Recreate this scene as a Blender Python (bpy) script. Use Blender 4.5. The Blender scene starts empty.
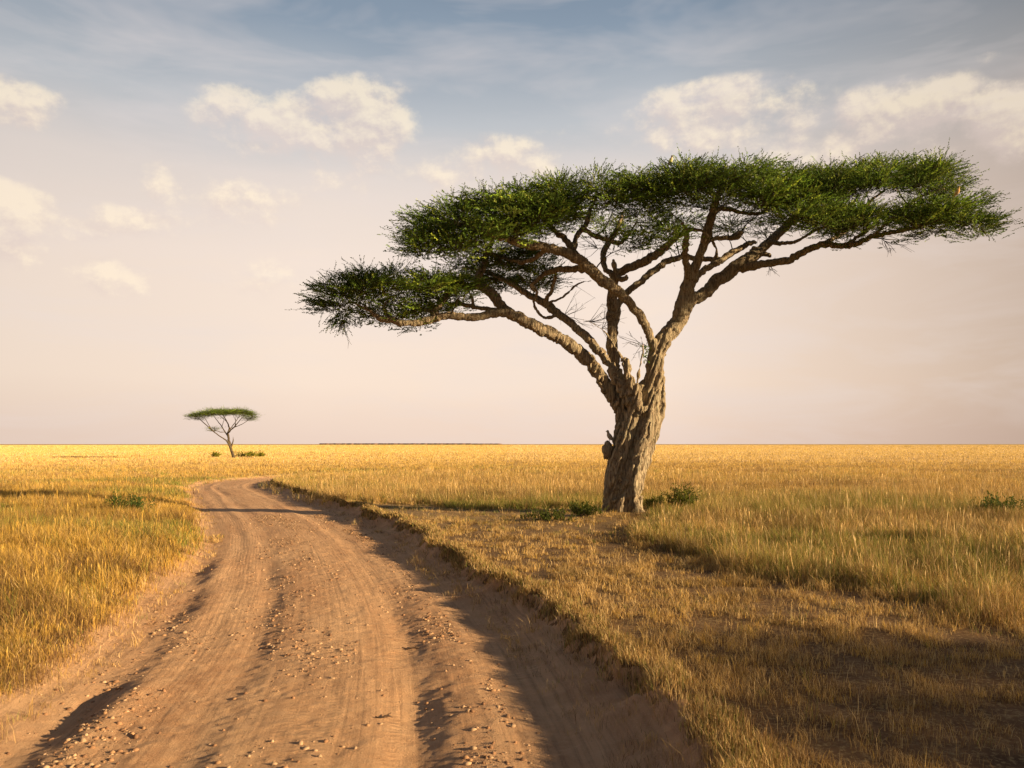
import bpy, math, random
import numpy as np
from mathutils import Vector

rng = np.random.default_rng(7)
random.seed(7)
C = bpy.context.scene.collection
R = math.radians
F = 796.0          # focal length in pixels of the 1024 px wide frame
CAMZ = 2.15        # eye height above the plain
SUN_EL, SUN_AZ = R(14.0), R(16.0)   # the sun stands to the right, a little behind the camera
TD = 24.6          # distance of the big acacia

# ------------------------------------------------------------------ helpers
def _hash(ix, iy, iz, seed):
    h = (ix.astype(np.int64)*374761393 + iy.astype(np.int64)*668265263 + iz.astype(np.int64)*2147483647 + seed*974634777) & 0xFFFFFFFF
    h = ((h ^ (h >> 13)) * 1274126177) & 0xFFFFFFFF
    h = (h ^ (h >> 16)) & 0xFFFFFFFF
    h = (h * 2246822519) & 0xFFFFFFFF
    h = h ^ (h >> 15)
    return (h & 0xFFFFFF) / float(0xFFFFFF) * 2 - 1

def noise2(x, y, seed=0):
    x = np.asarray(x, float); y = np.asarray(y, float)
    ix = np.floor(x); iy = np.floor(y); fx = x-ix; fy = y-iy
    ix = ix.astype(np.int64); iy = iy.astype(np.int64); z = np.zeros_like(ix)
    ux = fx*fx*(3-2*fx); uy = fy*fy*(3-2*fy)
    a = _hash(ix, iy, z, seed); b = _hash(ix+1, iy, z, seed)
    c = _hash(ix, iy+1, z, seed); d = _hash(ix+1, iy+1, z, seed)
    return (a*(1-ux)+b*ux)*(1-uy) + (c*(1-ux)+d*ux)*uy

def noise3(x, y, z, seed=0):
    ix = np.floor(x); iy = np.floor(y); iz = np.floor(z)
    fx = x-ix; fy = y-iy; fz = z-iz
    ix = ix.astype(np.int64); iy = iy.astype(np.int64); iz = iz.astype(np.int64)
    ux = fx*fx*(3-2*fx); uy = fy*fy*(3-2*fy); uz = fz*fz*(3-2*fz)
    def lay(k):
        a = _hash(ix, iy, iz+k, seed); b = _hash(ix+1, iy, iz+k, seed)
        c = _hash(ix, iy+1, iz+k, seed); d = _hash(ix+1, iy+1, iz+k, seed)
        return (a*(1-ux)+b*ux)*(1-uy) + (c*(1-ux)+d*ux)*uy
    return lay(0)*(1-uz)+lay(1)*uz

def fbm(x, y, seed=0, octv=4, gain=.5):
    s = 0; a = 1; n = 0
    for k in range(octv):
        s = s + a*noise2(np.asarray(x)*2**k+k*17.3, np.asarray(y)*2**k-k*9.1, seed+k); n += a; a *= gain
    return s/n

def sstep(a, b, x):
    t = np.clip((np.asarray(x, float)-a)/(b-a), 0, 1)
    return t*t*(3-2*t)

def mesh_np(name, verts, loops, starts, totals, mat=None, parent=None, smooth=False, col=None, uv=None):
    me = bpy.data.meshes.new(name)
    verts = np.asarray(verts, np.float32)
    me.vertices.add(len(verts)); me.vertices.foreach_set('co', verts.ravel())
    loops = np.asarray(loops, np.int32).ravel()
    me.loops.add(len(loops)); me.loops.foreach_set('vertex_index', loops)
    me.polygons.add(len(starts))
    me.polygons.foreach_set('loop_start', np.asarray(starts, np.int32))
    me.polygons.foreach_set('loop_total', np.asarray(totals, np.int32))
    me.update(calc_edges=True)
    if smooth: me.polygons.foreach_set('use_smooth', np.ones(len(starts), bool))
    if col is not None:
        at = me.color_attributes.new('Col', 'FLOAT_COLOR', 'POINT')
        c4 = np.ones((len(verts), 4), np.float32); c4[:, :3] = col
        at.data.foreach_set('color', c4.ravel())
    if uv is not None:
        l = me.uv_layers.new(name='UVMap')
        l.data.foreach_set('uv', np.asarray(uv, np.float32)[loops].ravel())
    me.validate()
    o = bpy.data.objects.new(name, me); C.objects.link(o)
    if mat: me.materials.append(mat)
    if parent: o.parent = parent
    return o

def mesh_quads(name, verts, quads, **kw):
    q = np.asarray(quads)
    n, k = q.shape
    return mesh_np(name, verts, q.ravel(), np.arange(n)*k, np.full(n, k), **kw)

class Acc:
    """collects vertex blocks with tris / quads"""
    def __init__(s): s.v = []; s.c = []; s.t = []; s.q = []; s.n = 0
    def add(s, v, tris=None, quads=None, col=None):
        v = np.asarray(v, np.float32).reshape(-1, 3)
        s.v.append(v)
        if col is not None: s.c.append(np.broadcast_to(np.asarray(col, np.float32), v.shape))
        if tris is not None and len(tris): s.t.append(np.asarray(tris).reshape(-1, 3)+s.n)
        if quads is not None and len(quads): s.q.append(np.asarray(quads).reshape(-1, 4)+s.n)
        s.n += len(v)
    def build(s, name, mat=None, parent=None, smooth=False):
        V = np.concatenate(s.v); t = np.concatenate(s.t) if s.t else np.zeros((0, 3), int); q = np.concatenate(s.q) if s.q else np.zeros((0, 4), int)
        loops = np.concatenate([q.ravel(), t.ravel()])
        tot = np.concatenate([np.full(len(q), 4), np.full(len(t), 3)])
        st = np.concatenate([[0], np.cumsum(tot)[:-1]])
        return mesh_np(name, V, loops, st, tot, mat=mat, parent=parent, smooth=smooth, col=np.concatenate(s.c) if s.c else None)

def tag(o, label=None, cat=None, group=None, kind=None):
    if label: o['label'] = label
    if cat: o['category'] = cat
    if group: o['group'] = group
    if kind: o['kind'] = kind
    return o

def empty(name, loc):
    o = bpy.data.objects.new(name, None); C.objects.link(o); o.location = loc
    o.empty_display_size = .3
    return o

# ------------------------------------------------------------------ materials
class NT:
    def __init__(s, tree): s.t = tree; s.n = tree.nodes; s.l = tree.links
    def new(s, kind, **kw):
        n = s.n.new(kind)
        for k, v in kw.items(): setattr(n, k, v)
        return n
    def lk(s, a, b): s.l.new(a, b)
    def m(s, op, a, b=None, c=None, clamp=False):
        n = s.n.new('ShaderNodeMath'); n.operation = op; n.use_clamp = clamp
        for i, v in enumerate((a, b, c)):
            if v is None: continue
            if isinstance(v, (int, float)): n.inputs[i].default_value = v
            else: s.l.new(v, n.inputs[i])
        return n.outputs[0]
    def mix(s, f, a, b, blend='MIX'):
        n = s.n.new('ShaderNodeMix'); n.data_type = 'RGBA'; n.blend_type = blend
        for i, v in ((0, f), (6, a), (7, b)):
            if isinstance(v, (int, float)): n.inputs[i].default_value = v
            elif isinstance(v, tuple): n.inputs[i].default_value = (*v, 1)
            else: s.l.new(v, n.inputs[i])
        return n.outputs[2]
    def ramp(s, f, stops, interp='LINEAR'):
        n = s.n.new('ShaderNodeValToRGB'); cr = n.color_ramp; cr.interpolation = interp
        while len(cr.elements) < len(stops): cr.elements.new(.5)
        for e, (p, c) in zip(cr.elements, stops):
            e.position = p; e.color = (*c, 1) if isinstance(c, tuple) else (c, c, c, 1)
        s.l.new(f, n.inputs[0]); return n.outputs[0]
    def noise(s, vec, scale, detail=4, rough=.5, dist=0, dim='3D'):
        n = s.n.new('ShaderNodeTexNoise'); n.noise_dimensions = dim
        n.inputs['Scale'].default_value = scale; n.inputs['Detail'].default_value = detail
        n.inputs['Roughness'].default_value = rough; n.inputs['Distortion'].default_value = dist
        if vec is not None: s.l.new(vec, n.inputs['Vector'])
        return n.outputs[0]
    def mapping(s, vec, scale=(1, 1, 1), loc=(0, 0, 0), rot=(0, 0, 0)):
        n = s.n.new('ShaderNodeMapping'); n.inputs['Scale'].default_value = scale
        n.inputs['Location'].default_value = loc; n.inputs['Rotation'].default_value = rot
        s.l.new(vec, n.inputs['Vector']); return n.outputs[0]

def mat(name):
    m = bpy.data.materials.new(name); m.use_nodes = True
    t = NT(m.node_tree); b = t.n['Principled BSDF']; b.inputs['Roughness'].default_value = .9
    b.inputs['Specular IOR Level'].default_value = .15
    return m, t, b

def bump(t, b, h, strength, dist):
    n = t.new('ShaderNodeBump'); n.inputs['Strength'].default_value = strength; n.inputs['Distance'].default_value = dist
    t.lk(h, n.inputs['Height']); t.lk(n.outputs[0], b.inputs['Normal']); return n

def leafy_mat(name, trans=.35, rough=.7, var=.25):
    m, t, b = mat(name)
    at = t.new('ShaderNodeAttribute', attribute_name='Col')
    b.inputs['Roughness'].default_value = rough
    t.lk(at.outputs['Color'], b.inputs['Base Color'])
    tr = t.new('ShaderNodeBsdfTranslucent'); t.lk(at.outputs['Color'], tr.inputs['Color'])
    mx = t.new('ShaderNodeMixShader'); mx.inputs[0].default_value = trans
    out = t.n['Material Output']
    t.lk(b.outputs[0], mx.inputs[1]); t.lk(tr.outputs[0], mx.inputs[2]); t.lk(mx.outputs[0], out.inputs['Surface'])
    return m

M_grass = leafy_mat('grass_blades', .22, .75)
M_leaf = leafy_mat('acacia_leaves', .25, .6)

def bark_mat(name, c1, c2, c3, zs=.09, sc=14):
    m, t, b = mat(name)
    tc = t.new('ShaderNodeTexCoord').outputs['Object']
    v = t.mapping(tc, (1, 1, zs))
    n1 = t.noise(v, sc, 8, .65, .6)
    n2 = t.noise(tc, 3.0, 4, .6)
    vo = t.new('ShaderNodeTexVoronoi', feature='DISTANCE_TO_EDGE'); vo.inputs['Scale'].default_value = sc*1.1
    nd = t.noise(v, sc*.8, 3, .6)
    wv = t.new('ShaderNodeVectorMath', operation='ADD'); t.lk(v, wv.inputs[0])
    sc_ = t.new('ShaderNodeVectorMath', operation='SCALE'); sc_.inputs['Scale'].default_value = .12
    nn = t.new('ShaderNodeTexNoise'); nn.inputs['Scale'].default_value = 6; t.lk(v, nn.inputs['Vector'])
    t.lk(nn.outputs[1], sc_.inputs[0]); t.lk(sc_.outputs[0], wv.inputs[1]); t.lk(wv.outputs[0], vo.inputs['Vector'])
    crack = t.ramp(vo.outputs[0], [(0, 0.0), (.14, 1.0)])
    col = t.mix(t.ramp(n1, [(.35, 0.0), (.65, 1.0)]), c1, c2)
    col = t.mix(t.ramp(n2, [(.45, 0.0), (.62, 1.0)]), col, c3)
    col = t.mix(t.m('MULTIPLY', t.m('SUBTRACT', 1, crack), .65), col, tuple(x*.35 for x in c1))
    li = t.noise(tc, 9, 5, .7)
    col = t.mix(t.m('MULTIPLY', t.ramp(li, [(.54, 0.0), (.64, 1.0)]), .5), col, (.40, .39, .27))
    t.lk(col, b.inputs['Base Color'])
    h = t.m('ADD', t.m('MULTIPLY', crack, .35), t.m('MULTIPLY', n1, 1.5))
    bump(t, b, h, .9, .05)
    b.inputs['Roughness'].default_value = .95
    return m
M_bark = bark_mat('acacia_bark', (.21, .155, .105), (.60, .49, .34), (.40, .34, .24))
M_twig = bark_mat('twig_bark', (.09, .07, .05), (.19, .145, .10), (.13, .10, .07), 1, 20)

# soil of the plain
def soil_mat():
    m, t, b = mat('soil')
    tc = t.new('ShaderNodeTexCoord').outputs['Object']
    big = t.noise(tc, .25, 5, .6); mid = t.noise(tc, 2.2, 6, .65); fine = t.noise(tc, 22, 8, .75)
    col = t.mix(t.ramp(mid, [(.38, 0.0), (.64, 1.0)]), (.11, .06, .03), (.23, .135, .066))
    litter = t.ramp(fine, [(.50, 0.0), (.62, 1.0)])
    col = t.mix(t.m('MULTIPLY', litter, .7), col, (.42, .31, .15))
    # dry litter closes up far away, where the grass stands thick
    geo = t.new('ShaderNodeNewGeometry').outputs['Position']
    sx = t.new('ShaderNodeSeparateXYZ'); t.lk(geo, sx.inputs[0])
    far = t.ramp(t.m('MULTIPLY', sx.outputs[1], 1/200.), [(.08, 0.0), (.28, 1.0)])
    st = t.mapping(geo, (.004, .03, 1)); streak = t.noise(st, 1.0, 6, .6)
    fcol = t.mix(t.ramp(streak, [(.38, 0.0), (.60, 1.0)]), (.50, .34, .13), (.68, .50, .22))
    col = t.mix(far, col, fcol)
    t.lk(col, b.inputs['Base Color'])
    bump(t, b, t.m('ADD', t.m('MULTIPLY', fine, .5), mid), .9, .04)
    return m
M_soil = soil_mat()

def road_mat():
    m, t, b = mat('dirt_road')
    uv = t.new('ShaderNodeUVMap').outputs[0]            # u across (m), v along (m)
    sp = t.new('ShaderNodeSeparateXYZ'); t.lk(uv, sp.inputs[0])
    u, v = sp.outputs[0], sp.outputs[1]
    geo = t.new('ShaderNodeNewGeometry').outputs['Position']
    big = t.noise(t.mapping(uv, (1.2, .22, 1)), 1.0, 5, .6)
    mid = t.noise(geo, 5, 6, .7); fine = t.noise(geo, 55, 6, .8)
    streak = t.noise(t.mapping(uv, (16, .35, 1)), 1.0, 5, .6, .3)
    col = t.mix(t.ramp(big, [(.35, 0.0), (.65, 1.0)]), (.54, .30, .16), (.70, .44, .25))
    col = t.mix(t.m('MULTIPLY', t.ramp(mid, [(.42, 0.0), (.68, 1.0)]), .55), col, (.74, .49, .29))
    col = t.mix(t.m('MULTIPLY', t.ramp(streak, [(.36, 1.0), (.52, 0.0)]), .45), col, (.30, .175, .105))
    col = t.mix(t.m('MULTIPLY', t.ramp(fine, [(.53, 0.0), (.64, 1.0)]), .6), col, (.78, .54, .33))
    t.lk(col, b.inputs['Base Color'])
    # tyre tread prints: transverse and lengthwise ribs inside the wheel tracks
    wob = t.noise(t.mapping(uv, (.8, .5, 1)), 1.0, 2)
    uu = t.m('ADD', u, t.m('MULTIPLY', t.m('SUBTRACT', wob, .5), .12))
    cross = t.m('SINE', t.m('ADD', t.m('MULTIPLY', v, 78), t.m('MULTIPLY', t.m('SINE', t.m('MULTIPLY', uu, 34)), .9)))
    long_ = t.m('SINE', t.m('MULTIPLY', uu, 92))
    def track(c, w):
        d = t.m('DIVIDE', t.m('SUBTRACT', uu, c), w)
        return t.m('POWER', 2.718, t.m('MULTIPLY', t.m('MULTIPLY', d, d), -1))
    trk = t.m('ADD', t.m('ADD', track(1.0, .22), track(2.25, .25)), t.m('MULTIPLY', track(.1, .3), .5))
    patch = t.ramp(t.noise(t.mapping(uv, (1.5, .5, 1)), 1.0, 3), [(.42, 0.0), (.56, 1.0)])
    lt = t.m('ADD', track(-1.25, .34), t.m('ADD', t.m('MULTIPLY', track(-2.55, .3), .8), t.m('MULTIPLY', track(.35, .3), .6)))
    tread = t.m('ADD', t.m('MULTIPLY', t.m('MULTIPLY', cross, trk), t.m('MULTIPLY', patch, .26)),
                t.m('MULTIPLY', t.m('MULTIPLY', long_, lt), .045))
    wash = t.m('MULTIPLY', t.m('SINE', t.m('ADD', t.m('MULTIPLY', v, 15), t.m('MULTIPLY', mid, 5))), t.m('MULTIPLY', track(2.1, .7), .16))
    h = t.m('ADD', t.m('ADD', t.m('MULTIPLY', fine, .6), t.m('MULTIPLY', mid, .7)), t.m('ADD', tread, t.m('ADD', wash, t.m('MULTIPLY', streak, .35))))
    bump(t, b, h, 1.0, .035)
    return m
M_road = road_mat()

def attr_mat(name, rough=.9):
    m, t, b = mat(name)
    at = t.new('ShaderNodeAttribute', attribute_name='Col')
    tc = t.new('ShaderNodeTexCoord').outputs['Object']
    n = t.noise(tc, 60, 3)
    t.lk(t.mix(t.m('MULTIPLY', n, .5), at.outputs['Color'], (.1, .06, .03)), b.inputs['Base Color'])
    b.inputs['Roughness'].default_value = rough
    return m
M_stone = attr_mat('gravel_stone')

# ------------------------------------------------------------------ the road's course
ctrl = np.array([(-1.0, -25, 3.0), (-1.15, -8, 3.0), (-1.35, 0, 3.0), (-1.7, 5.7, 3.02), (-1.82, 6.7, 2.98), (-2.0, 7.9, 2.9), (-2.32, 9.7, 2.78),
                 (-2.92, 12.1, 2.72), (-4.0, 15.8, 2.72), (-5.75, 21.1, 2.7), (-8.5, 28, 2.6), (-12.6, 37.2, 2.45), (-15.6, 44, 2.3),
                 (-16.7, 50, 2.3), (-15.2, 56, 2.3), (-11, 60.5, 2.3), (-3, 64, 2.3), (9, 67, 2.3), (26, 70, 2.3), (70, 74, 2.3), (140, 80, 2.3)], float)
def catmull(P, per=24):
    out = []
    for i in range(len(P)-1):
        p0 = P[max(i-1, 0)]; p1 = P[i]; p2 = P[i+1]; p3 = P[min(i+2, len(P)-1)]
        for t in np.arange(per)/per:
            out.append(.5*((2*p1)+(-p0+p2)*t+(2*p0-5*p1+4*p2-p3)*t*t+(-p0+3*p1-3*p2+p3)*t**3))
    out.append(P[-1]); return np.array(out)
_c = catmull(ctrl)
_d = np.r_[0, np.cumsum(np.hypot(*np.diff(_c[:, :2], axis=0).T))]
S0 = np.arange(0, _d[-1], .25)
CL = np.stack([np.interp(S0, _d, _c[:, k]) for k in range(3)], 1)     # x, y, half width
for k in range(2):
    CL[2:-2, :2] = (CL[:-4, :2]+CL[1:-3, :2]+CL[2:-2, :2]+CL[3:-1, :2]+CL[4:, :2])/5
TG = np.gradient(CL[:, :2], axis=0); TG /= np.linalg.norm(TG, axis=1)[:, None]
NR = np.stack([TG[:, 1], -TG[:, 0]], 1)                                # to the right of travel

# signed lateral distance on a grid
GX = np.arange(-46, 60, .2); GY = np.arange(-6, 92, .2)
_gx, _gy = np.meshgrid(GX, GY, indexing='ij')
def exact_st(x, y):
    s = np.empty(x.shape); t = np.empty(x.shape)
    for a in range(0, len(x), 20000):
        X = x[a:a+20000, None]-CL[None, :, 0]; Y = y[a:a+20000, None]-CL[None, :, 1]
        i = np.argmin(X*X+Y*Y, axis=1); k = np.arange(len(i))
        t[a:a+20000] = X[k, i]*NR[i, 0]+Y[k, i]*NR[i, 1]
        s[a:a+20000] = S0[i]+X[k, i]*TG[i, 0]+Y[k, i]*TG[i, 1]
    return s, t
_s, _t = exact_st(_gx.ravel(), _gy.ravel())
SG = _s.reshape(_gx.shape); TGR = _t.reshape(_gx.shape)
def st(x, y):
    fx = np.clip((x-GX[0])/.2, 0, len(GX)-1.001); fy = np.clip((y-GY[0])/.2, 0, len(GY)-1.001)
    ix = fx.astype(int); iy = fy.astype(int); a = fx-ix; b = fy-iy
    def g(A): return (A[ix, iy]*(1-a)+A[ix+1, iy]*a)*(1-b)+(A[ix, iy+1]*(1-a)+A[ix+1, iy+1]*a)*b
    s = g(SG); t = g(TGR)
    out = (x < GX[0]) | (x > GX[-1]) | (y < GY[0]) | (y > GY[-1])
    t = np.where(out, np.where(x < -1, -60, 60.), t)
    return s, t
def halfw(s): return np.interp(s, S0, CL[:, 2])
SC = float(np.interp(0, CL[:80*8, 1][CL[:80*8, 1] < 40], S0[:80*8][CL[:80*8, 1] < 40]))   # s at the camera

def plain(x, y):
    r = np.hypot(x, y)
    z = .06*fbm(x/5., y/5., 3, 3) + .022*fbm(x/.7, y/.7, 9, 3)*sstep(80, 20, r)
    z = z + .10*np.exp(-(((x-3.3)/2.2)**2+((y-24.6)/1.6)**2))
    return z*sstep(900, 200, r)

def edges(s, x, y):
    w = halfw(s)
    sr = .18*fbm(s*.55, s*0+3, 21, 2)+.17*fbm(s*2.6, s*0+8, 22, 3)
    sl = .30*fbm(s*.35, s*0+5, 31, 3)
    return w+sr, w+sl

def surface(x, y, s, t):
    er, el = edges(s, x, y)
    sn = s-SC
    wb = .10*fbm(s*.22, s*0, 41, 2)
    u = t-wb
    g = lambda c, w: np.exp(-((u-c)/w)**2)
    def mod(seed, f, lo=.3, hi=1.3): return lo+(hi-lo)*(fbm(s*f, s*0+seed, seed, 2)*.9+.5).clip(0, 1)
    near = sstep(30, 14, sn)
    zr = -.25 + .045*g(0, 1.0)
    zr = zr + (.045*g(1.60, .38)*mod(51, .3, .7, 1.2) - .05*g(1.0, .22)*mod(52, .6, .2, 1.3))*(.25+.75*sstep(16, 8, sn))
    zr = zr - .03*g(2.3, .3)
    far_ = sstep(12, 22, sn)
    zr = zr + far_*(.022*g(-1.1+.25*fbm(s*.12, s*0, 56, 2), .16)+.018*g(.75+.2*fbm(s*.1, s*0, 57, 2), .15)-.008*g(-1.5, .2))
    lrut = sstep(5.0, 8.5, sn)*sstep(18, 15.0, sn)
    lm = np.clip(1.6*fbm(s*.5, s*0+53, 53, 3)+.85, .1, 1.3)
    zr = zr - (.015+.045*lrut*lm)*g(-2.0+.12*fbm(s*.9, s*0, 55, 2), .22) + (.015+.045*lrut*lm)*g(-1.62, .22)
    zr = zr - .030*g(-.75, .20)*mod(54, .4, 0, 1.3) + .03*g(-2.75, .3)
    zr = zr + .03*fbm(x/.9, y/.9, 61, 3)*.45 + .010*fbm(x/.22, y/.22, 62, 3)+.011*fbm(x/.07, y/.07, 63, 3)*near
    P = plain(x, y)
    er = er + .10*fbm(x/.35, y/.35, 71, 3)
    te = t-er
    sl = sstep(-.1, .3, fbm(s*.8, s*0+2, 23, 2))
    kr = .45*sstep(-1.05, -.05, te)+.55*((1-sl)*sstep(-.14, .05, te)+sl*sstep(-.55, .1, te))
    lip = .03*np.exp(-((te-.12)/.2)**2)
    kl0 = -t-el
    kl = .62*sstep(-.5, .35, kl0)+.38*sstep(.35, 4.5, kl0)
    z = zr*(1-kr)*(1-kl)+P*np.maximum(kr, kl)+lip
    z = z + (.06*fbm(x/.12, y/.12, 72, 3)+.06*fbm(x/.35, y/.35, 73, 2))*np.exp(-((te+.08)/.16)**2)
    return z, te, kl0

# ground sheet
def spaced(lo, hi, c, d0, g):
    out = [c]; v = c; d = d0
    while v < hi: v += d; d = min(d*g, hi*.12+d0); out.append(min(v, hi))
    v = c; d = d0
    while v > lo: v -= d; d = min(d*g, -lo*.12+d0); out.append(max(v, lo))
    return np.unique(np.array(out))
gx = spaced(-12000, 12000, -1.0, .055, 1.0125); gy = spaced(-60, 14000, 6.0, .055, 1.0125)
X, Y = np.meshgrid(gx, gy, indexing='ij'); x = X.ravel(); y = Y.ravel()
s, t = st(x, y); z, te, tl = surface(x, y, s, t)
z = np.where(np.abs(t) > 55, plain(x, y), z)
inside = np.minimum(-te, -tl)
z = z - .30*sstep(.10, .45, inside)
ni, nj = X.shape
idx = np.arange(ni*nj).reshape(ni, nj)
q = np.stack([idx[:-1, :-1], idx[1:, :-1], idx[1:, 1:], idx[:-1, 1:]], -1).reshape(-1, 4)
ground = mesh_quads('ground', np.stack([x, y, z], 1), q, mat=M_soil, smooth=True)
tag(ground, kind='structure')
print('ground verts', len(x))

# road sheet: u across, v along
sv = [SC-6.0]
while sv[-1] < S0[-1]-2:
    sv.append(sv[-1]+max(.03, .0045*abs(sv[-1]-SC-3)))
sv = np.array(sv); tv = np.concatenate([np.linspace(-3.7, 3.45, 190)])
Sg, Tg = np.meshgrid(sv, tv, indexing='ij')
cx = np.interp(Sg, S0, CL[:, 0]); cy = np.interp(Sg, S0, CL[:, 1]); nx = np.interp(Sg, S0, NR[:, 0]); ny = np.interp(Sg, S0, NR[:, 1])
rx = (cx+nx*Tg).ravel(); ry = (cy+ny*Tg).ravel()
rz, rte, rtl = surface(rx, ry, Sg.ravel(), Tg.ravel())
out_ = np.maximum(rte, rtl)
rz = rz+.004-.12*sstep(-.02, .25, out_)
ni, nj = Sg.shape; idx = np.arange(ni*nj).reshape(ni, nj)
q = np.stack([idx[:-1, :-1], idx[:-1, 1:], idx[1:, 1:], idx[1:, :-1]], -1).reshape(-1, 4)
road = mesh_quads('road', np.stack([rx, ry, rz], 1), q, mat=M_road, smooth=True, uv=np.stack([Tg.ravel(), Sg.ravel()], 1))
tag(road, kind='structure')
print('road verts', len(rx))

def ground_z(x, y):
    x = np.atleast_1d(np.asarray(x, float)); y = np.atleast_1d(np.asarray(y, float))
    s, t = st(x, y); z, te, tl = surface(x, y, s, t)
    return np.where(np.abs(t) > 55, plain(x, y), z)

# ------------------------------------------------------------------ gravel
def gravel():
    n = 330000
    sn = 1.5+rng.random(n)**1.5*26
    tt = rng.uniform(-3.1, 2.9, n)
    u = tt
    dens = .05+1.1*np.exp(-((u-1.55)/.33)**2)+.9*np.exp(-((u+1.75)/.5)**2)*sstep(14, 8, sn)+.45*np.exp(-((u+.2)/.5)**2)+.35*np.exp(-((u+2.8)/.25)**2)
    dens *= .12+1.1*sstep(-.1, .35, fbm(sn*.7, tt*2.0, 81, 3))
    dens *= np.where(u > 1.95, .12, 1)
    k = rng.random(n) < dens*.62
    sn = sn[k]; tt = tt[k]; n = len(sn)
    S = sn+SC
    cx = np.interp(S, S0, CL[:, 0]); cy = np.interp(S, S0, CL[:, 1]); nx = np.interp(S, S0, NR[:, 0]); ny = np.interp(S, S0, NR[:, 1])
    x = cx+nx*tt; y = cy+ny*tt; z, _, _ = surface(x, y, S, tt)
    size = .0035+.022*rng.random(n)**13+.00035*np.hypot(x, y)
    small = size < .0065+.00042*np.hypot(x, y)
    x_, y_, z_, s_ = x[small], y[small], z[small], size[small]
    x, y, z, size = x[~small], y[~small], z[~small], size[~small]; n = len(x)
    phi = (1+5**.5)/2
    ico = np.array([(-1, phi, 0), (1, phi, 0), (-1, -phi, 0), (1, -phi, 0), (0, -1, phi), (0, 1, phi), (0, -1, -phi), (0, 1, -phi), (phi, 0, -1), (phi, 0, 1), (-phi, 0, -1), (-phi, 0, 1)], float)/1.9
    tri = np.array([(0, 11, 5), (0, 5, 1), (0, 1, 7), (0, 7, 10), (0, 10, 11), (1, 5, 9), (5, 11, 4), (11, 10, 2), (10, 7, 6), (7, 1, 8), (3, 9, 4), (3, 4, 2), (3, 2, 6), (3, 6, 8), (3, 8, 9), (4, 9, 5), (2, 4, 11), (6, 2, 10), (8, 6, 7), (9, 8, 1)])
    sc = size[:, None]*rng.uniform(.7, 1.4, (n, 3))*np.array([1, 1, .75])
    V = ico[None]*sc[:, None, :]*rng.uniform(.75, 1.2, (n, 12, 1))
    a = rng.uniform(0, 6.28, n); ca, sa = np.cos(a)[:, None], np.sin(a)[:, None]
    V = np.stack([V[..., 0]*ca-V[..., 1]*sa, V[..., 0]*sa+V[..., 1]*ca, V[..., 2]], -1)
    V += np.stack([x, y, z+size*.12], 1)[:, None, :]
    T = tri[None]+(np.arange(n)*12)[:, None, None]
    pal = np.array([(.52, .31, .17), (.62, .42, .26), (.44, .25, .14), (.66, .46, .29), (.30, .17, .10)])
    col = pal[rng.integers(0, 5, n)]*rng.uniform(.8, 1.15, (n, 1))
    a = Acc(); a.add(V.reshape(-1, 3), tris=T.reshape(-1, 3), col=np.repeat(col, 12, 0))
    m = len(x_); octa = np.array([(1, 0, 0), (0, 1, 0), (-1, 0, 0), (0, -1, 0), (0, 0, 1), (0, 0, -1)], float)
    rot = rng.uniform(0, 6.28, m); ca, sa = np.cos(rot)[:, None], np.sin(rot)[:, None]
    O = octa[None]*rng.uniform(.7, 1.3, (m, 6, 1))*s_[:, None, None]*.95
    O = np.stack([O[..., 0]*ca-O[..., 1]*sa, O[..., 0]*sa+O[..., 1]*ca, O[..., 2]], -1)+np.stack([x_, y_, z_+s_*.3], 1)[:, None]
    OT = np.array([(0, 1, 4), (1, 2, 4), (2, 3, 4), (3, 0, 4)])[None]+(np.arange(m)*6)[:, None, None]
    a.add(O.reshape(-1, 3), tris=OT.reshape(-1, 3), col=np.repeat(pal[rng.integers(0, 5, m)]*rng.uniform(.75, 1.15, (m, 1)), 6, 0))
    print('grit', m)
    o = a.build('gravel', M_stone); tag(o, 'loose orange-brown gravel scattered along the dirt road', 'gravel', kind='stuff')
    print('stones', n)
gravel()

# ------------------------------------------------------------------ grass
def regions(x, y):
    s, t = st(x, y); er, el = edges(s, x, y)
    te = t-er; tl = -t-el
    right = te > -.05; left = tl > -.25
    edge = fbm(x/1.5, y/1.5, 91, 3)
    line = np.interp(x, [-60, -6, -3, 2.8, 3.4, 4.6, 6.2, 9, 14, 40], [14.8, 14.8, 14.8, 14.8, 12.8, 10.4, 8.8, 7.2, 6.4, 5.4])
    back = np.interp(x, [-60, -9, -5, -1, 5], [60, 32, 28, 26.0, 26.0])
    tall = sstep(-1.6, 3.2, y-line+edge*3.4)*np.maximum(sstep(.12, .22, x/np.maximum(y, 1)+edge*.05), sstep(-.8, 1.4, y-back+edge*2))
    tall = np.where(left & ~right, 1.0, tall)
    return s, t, te, tl, right, left, tall

cols_straw = np.array([(.60, .42, .18), (.70, .53, .27), (.50, .33, .13), (.56, .39, .16)])
cols_gold = np.array([(.60, .39, .085), (.52, .33, .065), (.66, .46, .14), (.43, .27, .055)])
cols_brown = np.array([(.24, .145, .06), (.30, .185, .075), (.17, .10, .045), (.36, .23, .095)])
cols_green = np.array([(.19, .23, .045), (.27, .28, .06), (.33, .32, .08), (.14, .18, .04)])

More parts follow.
